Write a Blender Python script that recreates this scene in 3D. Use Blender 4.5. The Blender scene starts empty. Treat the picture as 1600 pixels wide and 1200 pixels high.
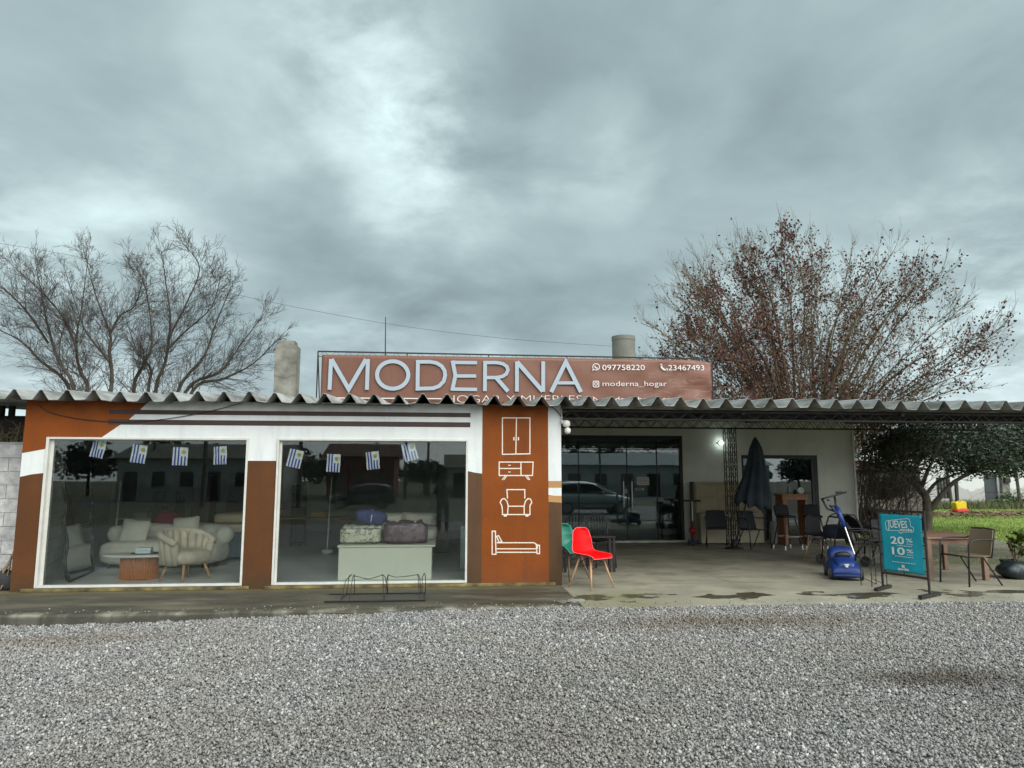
import bpy, bmesh, math, random
import numpy as np
from mathutils import Vector, Matrix
R = math.radians
sc = bpy.context.scene
random.seed(7); rng = np.random.default_rng(7)

# ------------------------------------------------------------------ camera
FPX, PITCH, YAW, ROLL = 1123.14, R(7.5112), R(5.4465), R(0.052)
CAM = Vector((0, -10.75, 1.55))
_fw = Vector((math.sin(YAW)*math.cos(PITCH), math.cos(YAW)*math.cos(PITCH), math.sin(PITCH)))
_rt = Vector((math.cos(YAW), -math.sin(YAW), 0)); _up = _rt.cross(_fw)
_rt, _up = _rt*math.cos(ROLL)+_up*math.sin(ROLL), -_rt*math.sin(ROLL)+_up*math.cos(ROLL)
cd = bpy.data.cameras.new('camera'); cam = bpy.data.objects.new('camera', cd)
sc.collection.objects.link(cam); sc.camera = cam
cd.sensor_width = 36; cd.lens = FPX/1600*36; cd.clip_end = 2000; cd.clip_start = 0.02
cam.matrix_world = Matrix(((_rt.x, _up.x, -_fw.x, CAM.x), (_rt.y, _up.y, -_fw.y, CAM.y), (_rt.z, _up.z, -_fw.z, CAM.z), (0, 0, 0, 1)))
def _ray(u, v): return _fw+_rt*((u-800)/FPX)-_up*((v-600)/FPX)
def G(u, v, z=0.0):                     # photo pixel -> point at height z
    d = _ray(u, v); return CAM+d*((z-CAM.z)/d.z)
def Y(u, v, y=0.0):                     # photo pixel -> point at depth y
    d = _ray(u, v); return CAM+d*((y-CAM.y)/d.y)

# ------------------------------------------------------------------ world, sun, exposure
sc.view_settings.view_transform = 'Standard'; sc.view_settings.look = 'None'
sc.view_settings.exposure = 0.7; sc.view_settings.gamma = 1
sc.cycles.use_denoising = True
sc.cycles.max_bounces = 10; sc.cycles.transparent_max_bounces = 16
sc.cycles.caustics_reflective = False; sc.cycles.caustics_refractive = False
SUN_EL, SUN_AZ = R(38), R(146)          # azimuth clockwise from +Y (behind the camera, to the right)
class NT:
    def __init__(s, tree): s.t = tree; s.n = tree.nodes; s.l = tree.links
    def node(s, typ, **kw):
        n = s.n.new(typ)
        for k, v in kw.items(): setattr(n, k, v)
        return n
    def link(s, a, b): s.l.new(a, b)
    def put(s, sock, v):
        if hasattr(v, 'is_output') or isinstance(v, bpy.types.NodeSocket): s.l.new(v, sock)
        else:
            if isinstance(v, (tuple, list)) and len(v) == 3 and sock.type == 'RGBA': v = (*v, 1)
            sock.default_value = v
    def math(s, op, a, b=None, c=None, clamp=False):
        n = s.node('ShaderNodeMath', operation=op, use_clamp=clamp); s.put(n.inputs[0], a)
        if b is not None: s.put(n.inputs[1], b)
        if c is not None: s.put(n.inputs[2], c)
        return n.outputs[0]
    def vmath(s, op, a, b=None, scale=None):
        n = s.node('ShaderNodeVectorMath', operation=op); s.put(n.inputs[0], a)
        if b is not None: s.put(n.inputs[1], b)
        if scale is not None: s.put(n.inputs['Scale'], scale)
        return n.outputs['Value'] if op in ('DOT_PRODUCT', 'LENGTH', 'DISTANCE') else n.outputs[0]
    def mix(s, f, a, b, typ='RGBA', blend='MIX'):
        n = s.node('ShaderNodeMix', data_type=typ)
        if typ == 'RGBA': n.blend_type = blend; i = (6, 7); o = 2
        else: i = (2, 3); o = 0
        s.put(n.inputs[0], f); s.put(n.inputs[i[0]], a); s.put(n.inputs[i[1]], b); return n.outputs[o]
    def noise(s, vec, scale, detail=4, rough=.55, dist=0):
        n = s.node('ShaderNodeTexNoise'); s.put(n.inputs['Vector'], vec); n.inputs['Scale'].default_value = scale
        n.inputs['Detail'].default_value = detail; n.inputs['Roughness'].default_value = rough; n.inputs['Distortion'].default_value = dist
        return n.outputs['Fac']
    def ramp(s, f, *stops):
        n = s.node('ShaderNodeValToRGB'); e = n.color_ramp.elements
        while len(e) < len(stops): e.new(0.5)
        for el, (p, c) in zip(e, stops): el.position = p; el.color = (*c, 1) if isinstance(c, tuple) else (c, c, c, 1)
        s.put(n.inputs[0], f); return n.outputs[0]
    def mr(s, f, a, b, c, d):
        n = s.node('ShaderNodeMapRange'); s.put(n.inputs[0], f)
        for i, v in enumerate((a, b, c, d)): n.inputs[i+1].default_value = v
        return n.outputs[0]
w = bpy.data.worlds.new('World'); sc.world = w; w.use_nodes = True
T = NT(w.node_tree); T.n.clear()
out = T.node('ShaderNodeOutputWorld'); bg = T.node('ShaderNodeBackground'); T.link(bg.outputs[0], out.inputs[0])
sky = T.node('ShaderNodeTexSky', sky_type='NISHITA', sun_disc=False, sun_elevation=SUN_EL, sun_rotation=SUN_AZ)
tc = T.node('ShaderNodeTexCoord'); dirv = T.vmath('NORMALIZE', tc.outputs['Generated'])
sx = T.node('ShaderNodeSeparateXYZ'); T.link(dirv, sx.inputs[0])
zc = T.math('ADD', T.math('MAXIMUM', sx.outputs[2], 0.0), 0.22)
cx = T.node('ShaderNodeCombineXYZ'); T.put(cx.inputs[0], T.math('DIVIDE', sx.outputs[0], zc)); T.put(cx.inputs[1], T.math('DIVIDE', sx.outputs[1], zc)); cx.inputs[2].default_value = 3.7
big = T.noise(cx.outputs[0], 1.0, 2, .5, .4); med = T.noise(cx.outputs[0], 2.3, 6, .52, .3)
fin = T.noise(cx.outputs[0], 4.2, 6, .60, .25); cl = T.math('ADD', T.math('SUBTRACT', T.math('MULTIPLY', big, .50), .155), T.math('ADD', T.math('MULTIPLY', med, .68), T.math('MULTIPLY', fin, .26)))
def spot(u, v, width, amp):             # a thinner, brighter place in the cloud layer
    d = _ray(u, v).normalized()
    dp = T.vmath('DOT_PRODUCT', dirv, tuple(d))
    wob = T.math('MULTIPLY', T.math('SUBTRACT', med, .5), width*1.2)
    e = T.math('DIVIDE', T.math('SUBTRACT', T.math('ADD', dp, wob), 1-width), width)
    return T.math('MULTIPLY', T.math('MULTIPLY', T.math('MAXIMUM', e, 0.0), T.mr(fin, .35, .65, .35, 1.5)), amp)
for a in ((610, 130, .014, .08), (440, 60, .014, .09), (700, 240, .011, .12), (930, 245, .005, .13), (330, 330, .010, .13), (1580, 430, .012, .12), (0, 400, .02, .10), (560, 200, .012, .10),
          (620, 560, .02, .10), (1580, 600, .02, .10), (0, 560, .02, .08),
          (270, 170, .028, -.13), (900, 150, .02, -.09), (470, 320, .012, -.11), (1250, 250, .05, -.06), (760, 420, .03, -.06)):
    cl = T.math('ADD', cl, spot(*a))
col = T.ramp(cl, (.28, (.165, .22, .235)), (.47, (.248, .328, .342)), (.60, (.33, .423, .435)), (.76, (.47, .59, .60)), (.98, (.64, .79, .80)))
hz = T.math('SUBTRACT', 1.0, T.math('MINIMUM', T.math('MULTIPLY', T.math('ABSOLUTE', sx.outputs[2]), 4.5), 1.0))
col = T.mix(T.math('MULTIPLY', hz, .45), col, (.46, .52, .56))
bk = T.math('MAXIMUM', T.vmath('DOT_PRODUCT', dirv, (.32, -.79, .52)), 0.0)     # unseen sky overhead and behind the camera, brightened to light facade and interior
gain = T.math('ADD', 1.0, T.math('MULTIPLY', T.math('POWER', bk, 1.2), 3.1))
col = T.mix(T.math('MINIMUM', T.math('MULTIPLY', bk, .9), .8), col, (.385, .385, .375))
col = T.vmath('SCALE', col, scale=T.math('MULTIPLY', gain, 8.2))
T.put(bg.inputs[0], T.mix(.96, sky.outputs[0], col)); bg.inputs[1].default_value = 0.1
ld = bpy.data.lights.new('sun', 'SUN'); ld.energy = 1.5; ld.angle = R(50); ld.color = (1, .975, .94)
sun = bpy.data.objects.new('sun', ld); sc.collection.objects.link(sun)
sdir = Vector((math.sin(SUN_AZ)*math.cos(SUN_EL), math.cos(SUN_AZ)*math.cos(SUN_EL), math.sin(SUN_EL)))
sun.rotation_euler = sdir.to_track_quat('Z', 'Y').to_euler(); sun.location = sdir*60

# ------------------------------------------------------------------ materials
def mat(name, c, rough=.75, var=.12, vs=6.0, bump=0.0, bs=60.0, metal=0.0, c2=None, spec=.5, seed=0.0, dirt=None, streak=0.0):
    m = bpy.data.materials.new(name); m.use_nodes = True; t = NT(m.node_tree); p = t.n['Principled BSDF']
    co = t.node('ShaderNodeTexCoord').outputs['Object']
    if seed: co = t.vmath('ADD', co, (seed, seed, seed))
    f = t.noise(co, vs, 5)
    a = tuple(x*(1-var) for x in c); b = tuple(min(1, x*(1+var)) for x in (c2 or c))
    cc = t.mix(t.mr(f, .3, .7, 0, 1), a, b)
    if dirt:
        dc, z0, z1, amt = dirt
        sp = t.node('ShaderNodeSeparateXYZ'); t.put(sp.inputs[0], t.node('ShaderNodeNewGeometry').outputs['Position'])
        k = t.math('MULTIPLY', t.mr(t.math('ADD', sp.outputs[2], t.math('MULTIPLY', t.math('SUBTRACT', f, .5), .5)), z1, z0, 0, 1), amt)
        cc = t.mix(k, cc, dc)
    if streak:
        ps = t.node('ShaderNodeNewGeometry').outputs['Position']
        k = t.noise(t.vmath('MULTIPLY', ps, (7, 7, .7)), 1.0, 6, .65); k2 = t.noise(ps, 1.3, 3)
        cc = t.mix(t.math('MULTIPLY', t.mr(k, .50, .78, 0, 1), t.mr(k2, .35, .65, .25*streak, streak)), cc, tuple(x*.35+.02 for x in c))
        k = t.noise(t.vmath('MULTIPLY', ps, (1, 1, 1)), 9.0, 6, .7)
        cc = t.mix(t.math('MULTIPLY', t.mr(k, .62, .74, 0, 1), streak*.6), cc, tuple(min(1, x*1.35+.04) for x in c))
    t.put(p.inputs['Base Color'], cc)
    p.inputs['Roughness'].default_value = rough; p.inputs['Metallic'].default_value = metal
    p.inputs['Specular IOR Level'].default_value = spec
    if bump:
        bn = t.node('ShaderNodeBump'); bn.inputs['Strength'].default_value = bump; bn.inputs['Distance'].default_value = .01
        t.put(bn.inputs['Height'], t.noise(co, bs, 4)); t.link(bn.outputs[0], p.inputs['Normal'])
    return m
def emat(name, c, s):
    m = bpy.data.materials.new(name); m.use_nodes = True; p = m.node_tree.nodes['Principled BSDF']
    p.inputs['Base Color'].default_value = (*c, 1); p.inputs['Emission Color'].default_value = (*c, 1); p.inputs['Emission Strength'].default_value = s
    return m
def glassmat(name, tint, refl, rough=.005):
    m = bpy.data.materials.new(name); m.use_nodes = True; t = NT(m.node_tree); t.n.clear()
    o = t.node('ShaderNodeOutputMaterial'); tr = t.node('ShaderNodeBsdfTransparent'); tr.inputs[0].default_value = (*tint, 1)
    gl = t.node('ShaderNodeBsdfGlossy'); gl.inputs['Roughness'].default_value = rough; gl.inputs[0].default_value = (.9, .97, .96, 1)
    fr = t.node('ShaderNodeFresnel'); fr.inputs[0].default_value = 1.5
    # long panes are never quite flat
    bn = t.node('ShaderNodeBump'); bn.inputs['Strength'].default_value = .02; bn.inputs['Distance'].default_value = .02
    t.put(bn.inputs['Height'], t.noise(t.node('ShaderNodeTexCoord').outputs['Object'], 1.2, 1)); t.link(bn.outputs[0], gl.inputs['Normal'])
    mx = t.node('ShaderNodeMixShader'); t.put(mx.inputs[0], t.math('ADD', fr.outputs[0], refl, clamp=True))
    t.link(tr.outputs[0], mx.inputs[1]); t.link(gl.outputs[0], mx.inputs[2]); t.link(mx.outputs[0], o.inputs[0]); return m
M = {}
MOSS = (.085, .07, .028)
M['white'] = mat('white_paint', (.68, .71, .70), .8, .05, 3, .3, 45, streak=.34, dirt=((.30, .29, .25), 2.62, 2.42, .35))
M['whitewall'] = mat('porch_white', (.75, .76, .69), .85, .08, 1.6, .4, 45, streak=.25, dirt=((.36, .36, .30), 0.0, 1.4, .7))
M['orange'] = mat('orange_paint', (.215, .054, .006), .62, .14, 1.6, .4, 45, spec=.2, streak=.6, dirt=((.17, .055, .02), .0, .5, .8))
M['brown'] = mat('brown_paint', (.105, .040, .013), .65, .14, 1.6, .4, 45, spec=.2, streak=.6, dirt=((.06, .04, .02), .0, .35, .8))
M['dull'] = mat('dull_brown_paint', (.095, .050, .024), .65, .14, 1.6, .4, 45, spec=.2, streak=.6, dirt=((.06, .04, .02), .0, .35, .8))
M['dark'] = mat('dark_stripe', (.045, .022, .018), .6, .1, 3, .2, 80)
M['tan'] = mat('tan_paint', (.42, .22, .08), .65, .08, 3, .2, 80)
M['picto'] = mat('cream_line', (.75, .68, .58), .6, .1, 30)
M['frame'] = mat('white_metal', (.58, .58, .53), .45, .08, 6, .1, 40)
M['sill'] = mat('mossy_ledge', (.06, .05, .028), .9, .4, 5, .8, 40, c2=(.19, .15, .055))
M['black'] = mat('black_metal', (.012, .012, .014), .45, .2, 20)
M['blackfab'] = mat('black_fabric', (.014, .014, .018), .8, .3, 60, .4, 300)
M['rust'] = mat('dark_steel', (.018, .015, .014), .7, .4, 30, .2, 90)
M['roofc'] = mat('fibre_cement', (.40, .41, .40), .85, .22, 2.5, .5, 60, c2=(.48, .49, .47))
M['conc'] = mat('old_concrete', (.13, .125, .10), .9, .35, 3, .7, 40, c2=(.21, .205, .175))
M['glass'] = glassmat('window_glass', (.978, 1.0, .992), .004)
M['dglass'] = glassmat('door_glass', (.62, .68, .69), .05)
M['mirror'] = mat('mirror_silver', (.30, .33, .34), .02, 0, metal=1)
M['inner'] = mat('inner_wall', (.62, .66, .63), .85, .08, 2, .3, 60)
M['ceil'] = mat('ceiling_white', (.6, .6, .57), .9, .1, 2)
M['wood'] = mat('warm_wood', (.30, .13, .055), .5, .25, 9, .2, 60)
M['lwood'] = mat('pale_wood', (.48, .28, .16), .5, .2, 9, .1, 60)
M['twood'] = mat('table_wood', (.21, .125, .085), .6, .2, 5, .3, 60)
M['steel'] = mat('steel', (.5, .5, .5), .3, .05, metal=1)

# ------------------------------------------------------------------ mesh builder
class MB:
    def __init__(s): s.v = []; s.f = []; s.m = []
    def add(s, vs, fs, m=0):
        o = len(s.v); s.v += [tuple(v) for v in vs]; s.f += [tuple(i+o for i in f) for f in fs]; s.m += [m]*len(fs); return s
    def box(s, x0, x1, y0, y1, z0, z1, m=0, rot=None, piv=None):
        vs = [Vector((x, y, z)) for x in (x0, x1) for y in (y0, y1) for z in (z0, z1)]
        if rot is not None:
            p = Vector(piv) if piv is not None else Vector(((x0+x1)/2, (y0+y1)/2, (z0+z1)/2)); vs = [rot @ (v-p)+p for v in vs]
        return s.add(vs, [(0, 1, 3, 2), (4, 6, 7, 5), (0, 4, 5, 1), (2, 3, 7, 6), (0, 2, 6, 4), (1, 5, 7, 3)], m)
    def bar(s, a, b, wd, h=None, m=0):
        a, b = Vector(a), Vector(b); h = h or wd; d = (b-a).normalized(); u = Vector((0, 0, 1)) if abs(d.z) < .9 else Vector((0, 1, 0))
        r = d.cross(u).normalized(); u = r.cross(d)
        vs = [p+r*i*wd/2+u*j*h/2 for p in (a, b) for i, j in ((-1, -1), (1, -1), (1, 1), (-1, 1))]
        return s.add(vs, [(3, 2, 1, 0), (4, 5, 6, 7), (0, 1, 5, 4), (1, 2, 6, 5), (2, 3, 7, 6), (3, 0, 4, 7)], m)
    def tube(s, pts, r, n=8, m=0, cap=True, closed=False):
        pts = [Vector(p) for p in pts]; k = len(pts); rs = r if isinstance(r, (list, tuple)) else [r]*k
        vs = []; prev = None
        for i, p in enumerate(pts):
            if closed: d = (pts[(i+1) % k]-pts[i-1]).normalized()
            else: d = (pts[min(i+1, k-1)]-pts[max(i-1, 0)]).normalized()
            if prev is None: a = d.orthogonal().normalized()
            else: a = (prev-d*prev.dot(d)); a = a.normalized() if a.length > 1e-6 else d.orthogonal().normalized()
            prev = a; b = d.cross(a)
            vs += [p+(a*math.cos(2*math.pi*j/n)+b*math.sin(2*math.pi*j/n))*rs[i] for j in range(n)]
        fs = []
        for i in range(k if closed else k-1):
            i2 = (i+1) % k
            for j in range(n): fs.append((i*n+j, i*n+(j+1) % n, i2*n+(j+1) % n, i2*n+j))
        if cap and not closed: fs += [tuple(range(n-1, -1, -1)), tuple((k-1)*n+j for j in range(n))]
        return s.add(vs, fs, m)
    def lathe(s, prof, n=24, c=(0, 0, 0), m=0, sx=1, sy=1, cap=True):
        vs = [(c[0]+r*sx*math.cos(2*math.pi*j/n), c[1]+r*sy*math.sin(2*math.pi*j/n), c[2]+z) for r, z in prof for j in range(n)]
        fs = [(i*n+j, i*n+(j+1) % n, (i+1)*n+(j+1) % n, (i+1)*n+j) for i in range(len(prof)-1) for j in range(n)]
        if cap: fs += [tuple(range(n-1, -1, -1)), tuple((len(prof)-1)*n+j for j in range(n))]
        return s.add(vs, fs, m)
    def prism(s, poly, y0, y1, m=0):      # polygon in XZ between y0 (front) and y1
        n = len(poly); vs = [(x, y0, z) for x, z in poly]+[(x, y1, z) for x, z in poly]
        return s.add(vs, [tuple(range(n)), tuple(range(2*n-1, n-1, -1))]+[(i, i+n, (i+1) % n+n, (i+1) % n) for i in range(n)], m)
    def prismz(s, poly, z0, z1, m=0):
        n = len(poly); vs = [(x, y, z0) for x, y in poly]+[(x, y, z1) for x, y in poly]
        return s.add(vs, [tuple(range(n-1, -1, -1)), tuple(range(n, 2*n))]+[(i, (i+1) % n, (i+1) % n+n, i+n) for i in range(n)], m)
    def grid(s, fn, nu, nv, m=0, wrap=False):
        vs = [fn(i/nu, j/nv) for i in range(nu+1) for j in range(nv+1)]
        return s.add(vs, [(i*(nv+1)+j, (i+1)*(nv+1)+j, (i+1)*(nv+1)+j+1, i*(nv+1)+j+1) for i in range(nu) for j in range(nv)], m)
    def blob(s, c, r, n=(16, 10), p=2.0, m=0, fn=None):   # superellipsoid
        def sg(v, e): return math.copysign(abs(v)**e, v)
        e = 2/p; vs = []
        for i in range(n[1]+1):
            th = -math.pi/2+math.pi*i/n[1]
            for j in range(n[0]):
                ph = 2*math.pi*j/n[0]
                v = Vector((r[0]*sg(math.cos(th), e)*sg(math.cos(ph), e), r[1]*sg(math.cos(th), e)*sg(math.sin(ph), e), r[2]*sg(math.sin(th), e)))
                if fn: v = fn(v)
                vs.append(v+Vector(c))
        a = n[0]; fs = [(i*a+j, i*a+(j+1) % a, (i+1)*a+(j+1) % a, (i+1)*a+j) for i in range(n[1]) for j in range(a)]
        return s.add(vs, fs, m)
    def mirror_x(s):
        o = len(s.v); s.v += [(-x, y, z) for x, y, z in s.v]; nf = len(s.f); s.f += [tuple(i+o for i in reversed(f)) for f in s.f[:nf]]; s.m += s.m[:nf]; return s
    def xf(s, mtx): s.v = [tuple(mtx @ Vector(v)) for v in s.v]; return s
    def build(s, name, mats, parent=None, smooth=False, bevel=0, solid=0, sub=0):
        me = bpy.data.meshes.new(name); me.from_pydata(s.v, [], s.f)
        if not isinstance(mats, (list, tuple)): mats = [mats]
        for k in mats: me.materials.append(M[k] if isinstance(k, str) else k)
        if len(mats) > 1: me.polygons.foreach_set('material_index', s.m)
        me.validate(); me.update()
        bm = bmesh.new(); bm.from_mesh(me)
        if smooth: bmesh.ops.remove_doubles(bm, verts=bm.verts, dist=1e-5)
        bmesh.ops.recalc_face_normals(bm, faces=bm.faces); bm.to_mesh(me); bm.free()
        if smooth: me.polygons.foreach_set('use_smooth', [True]*len(me.polygons))
        o = bpy.data.objects.new(name, me); sc.collection.objects.link(o)
        if parent: o.parent = parent
        if solid: md = o.modifiers.new('s', 'SOLIDIFY'); md.thickness = solid; md.offset = 0
        if bevel: md = o.modifiers.new('b', 'BEVEL'); md.width = bevel; md.segments = 2; md.limit_method = 'ANGLE'; md.angle_limit = R(40)
        if sub: md = o.modifiers.new('u', 'SUBSURF'); md.levels = sub; md.render_levels = sub
        return o
def tag(o, label=None, cat=None, group=None, kind=None):
    if label: o['label'] = label
    if cat: o['category'] = cat
    if group: o['group'] = group
    if kind: o['kind'] = kind
    return o
def thing(name, label, cat, loc=(0, 0, 0), rz=0, group=None, rx=0, ry=0):
    o = bpy.data.objects.new(name, None); o.empty_display_size = .1; sc.collection.objects.link(o)
    o.location = loc; o.rotation_euler = (rx, ry, rz); return tag(o, label, cat, group)
def copy_tree(o, parent=None):
    c = o.copy(); sc.collection.objects.link(c); c.parent = parent
    for ch in list(o.children): copy_tree(ch, c)
    return c
def dup(o, loc, rz, label):
    c = copy_tree(o); c.location = loc; c.rotation_euler = (0, 0, rz); c['label'] = label; return c
def RX(a): return Matrix.Rotation(a, 4, 'X')
def RY(a): return Matrix.Rotation(a, 4, 'Y')
def RZ(a): return Matrix.Rotation(a, 4, 'Z')
def TR(*v): return Matrix.Translation(Vector(v))
def np_mesh(name, verts, faces_n, idx, mats, matidx=None, parent=None):
    me = bpy.data.meshes.new(name); nv = len(verts); nf = len(idx)//faces_n
    me.vertices.add(nv); me.vertices.foreach_set('co', np.ascontiguousarray(verts, dtype=np.float32).ravel())
    me.loops.add(len(idx)); me.loops.foreach_set('vertex_index', np.ascontiguousarray(idx, dtype=np.int32))
    me.polygons.add(nf); me.polygons.foreach_set('loop_start', np.arange(nf, dtype=np.int32)*faces_n)
    try: me.polygons.foreach_set('loop_total', np.full(nf, faces_n, dtype=np.int32))
    except Exception: pass
    for k in (mats if isinstance(mats, (list, tuple)) else [mats]): me.materials.append(k)
    if matidx is not None: me.polygons.foreach_set('material_index', matidx.astype(np.int32))
    me.update(calc_edges=True)
    o = bpy.data.objects.new(name, me); sc.collection.objects.link(o)
    if parent: o.parent = parent
    return o

# ------------------------------------------------------------------ lettering
def text_mb(mb, s, x, z, h, y0=0.0, width=None, m=0, bold=0.0, tilt=0.0, thick=.002, shear=0.0):
    """text in the XZ plane, baseline at z, left edge x, cap height h, facing -Y"""
    cu = bpy.data.curves.new('t', 'FONT'); cu.body = s; cu.size = 1.0; cu.offset = bold; cu.resolution_u = 3
    cu.shear = shear
    o = bpy.data.objects.new('t', cu); sc.collection.objects.link(o)
    dg = bpy.context.evaluated_depsgraph_get(); me = bpy.data.meshes.new_from_object(o.evaluated_get(dg))
    vs = [v.co.copy() for v in me.vertices]; fs = [tuple(p.vertices) for p in me.polygons]
    bpy.data.objects.remove(o); bpy.data.curves.remove(cu)
    x0 = min(v.x for v in vs); x1 = max(v.x for v in vs)
    k = h/.70; kx = (width/(x1-x0)) if width else k
    ca, sa = math.cos(tilt), math.sin(tilt); out = []
    for v in vs:
        a, b = (v.x-x0)*kx, v.y*k
        out.append((x+a*ca-b*sa, y0, z+a*sa+b*ca))
    mb.add(out, fs, m)
    # side walls are not visible at this size; a second back layer keeps the letters from being open sheets
    mb.add([(a, b+thick, c) for a, b, c in out], [tuple(reversed(f)) for f in fs], m)
def stroke(mb, pts, wd, y0, y1, m=0, closed=False):
    """flat mitred ribbon along XZ points"""
    P = [Vector((p[0], p[1])) for p in pts]; n = len(P); L = []; Rr = []
    for i in range(n):
        if closed: a, b, c = P[i-1], P[i], P[(i+1) % n]
        else: a, b, c = P[max(i-1, 0)], P[i], P[min(i+1, n-1)]
        d1 = (b-a).normalized() if (b-a).length > 1e-9 else (c-b).normalized(); d2 = (c-b).normalized() if (c-b).length > 1e-9 else d1
        n1 = Vector((-d1.y, d1.x)); n2 = Vector((-d2.y, d2.x)); mm = (n1+n2)
        mm = mm.normalized() if mm.length > .2 else n1
        k = wd/2/max(.45, mm.dot(n1)); L.append(b+mm*k); Rr.append(b-mm*k)
    for i in range(n if closed else n-1):
        j = (i+1) % n; mb.prism([(L[i].x, L[i].y), (L[j].x, L[j].y), (Rr[j].x, Rr[j].y), (Rr[i].x, Rr[i].y)], y0, y1, m)
def arc(cx, cz, rx, rz, a0, a1, n=16): return [(cx+rx*math.cos(R(a0+(a1-a0)*i/n)), cz+rz*math.sin(R(a0+(a1-a0)*i/n))) for i in range(n+1)]

# ================================================================== setting
def sstep(x): x = np.clip(x, 0, 1); return x*x*(3-2*x)
def gz(x, y=None): return -0.135+0.115*sstep((np.asarray(x, float)+5.5)/7.2)
def posmat(name, fn, rough=.85, bump=None):
    """material whose colour is computed by fn(t, position) ; fn returns (colour, roughness or None, height or None)"""
    m = bpy.data.materials.new(name); m.use_nodes = True; t = NT(m.node_tree); p = t.n['Principled BSDF']
    pos = t.node('ShaderNodeNewGeometry').outputs['Position']; c, r, h = fn(t, pos)
    t.put(p.inputs['Base Color'], c); t.put(p.inputs['Roughness'], r if r is not None else rough)
    if h is not None:
        bn = t.node('ShaderNodeBump'); bn.inputs['Strength'].default_value = bump or .5; bn.inputs['Distance'].default_value = .012
        t.put(bn.inputs['Height'], h); t.link(bn.outputs[0], p.inputs['Normal'])
    return m
def patch(t, pos, cx, cy, rx, ry, wob=.5, scale=1.6):
    d = t.vmath('SUBTRACT', pos, (cx, cy, 0)); d = t.vmath('MULTIPLY', d, (1/rx, 1/ry, 0))
    l = t.vmath('LENGTH', d); n = t.noise(pos, scale, 4)
    return t.math('MAXIMUM', t.math('SUBTRACT', 1.15, t.math('ADD', l, t.math('MULTIPLY', t.math('SUBTRACT', n, .5), wob*3))), 0.0, clamp=False)
def stains(t, pos, c):
    for cx, cy, rx, ry, cc, k in ((4.0, -5.15, .85, .38, (.075, .055, .035), .75), (3.3, -2.8, 1.9, .5, (.13, .09, .055), .65), (-3.9, -2.6, 1.3, .35, (.15, .11, .07), .5), (-1.9, -7.0, .9, 1.1, (.14, .12, .08), .5), (.5, -5.5, 2, 1.4, (.17, .15, .11), .3)):
        f = t.math('MULTIPLY', t.math('MINIMUM', patch(t, pos, cx, cy, rx, ry), 1.0), k)
        c = t.mix(f, c, cc)
    return c
def f_stone(t, pos):
    g = t.node('ShaderNodeNewGeometry').outputs['Random Per Island']
    c = t.ramp(g, (0, (.14, .138, .136)), (.22, (.20, .198, .195)), (.55, (.268, .265, .26)), (.86, (.355, .35, .34)), (1, (.60, .59, .56)))
    c = t.mix(t.mr(t.noise(pos, .6, 3), .35, .65, 0, .35), c, (.25, .22, .17))
    return stains(t, pos, c), None, None
M['stone'] = posmat('gravel_stone', f_stone, .85)
def f_gbase(t, pos):
    v = t.node('ShaderNodeTexVoronoi', feature='F1'); v.inputs['Scale'].default_value = 45; t.put(v.inputs['Vector'], pos)
    g = t.ramp(t.vmath('DOT_PRODUCT', v.outputs['Color'], (.33, .33, .33)), (.2, (.12, .12, .12)), (.8, (.42, .42, .41)))
    c = t.mix(t.mr(v.outputs['Distance'], .3, .8, 0, .8), g, (.07, .065, .06))
    return stains(t, pos, c), None, t.math('SUBTRACT', 1.0, v.outputs['Distance'])
M['gbase'] = posmat('gravel_base', f_gbase, .9, 1.0)
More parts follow.
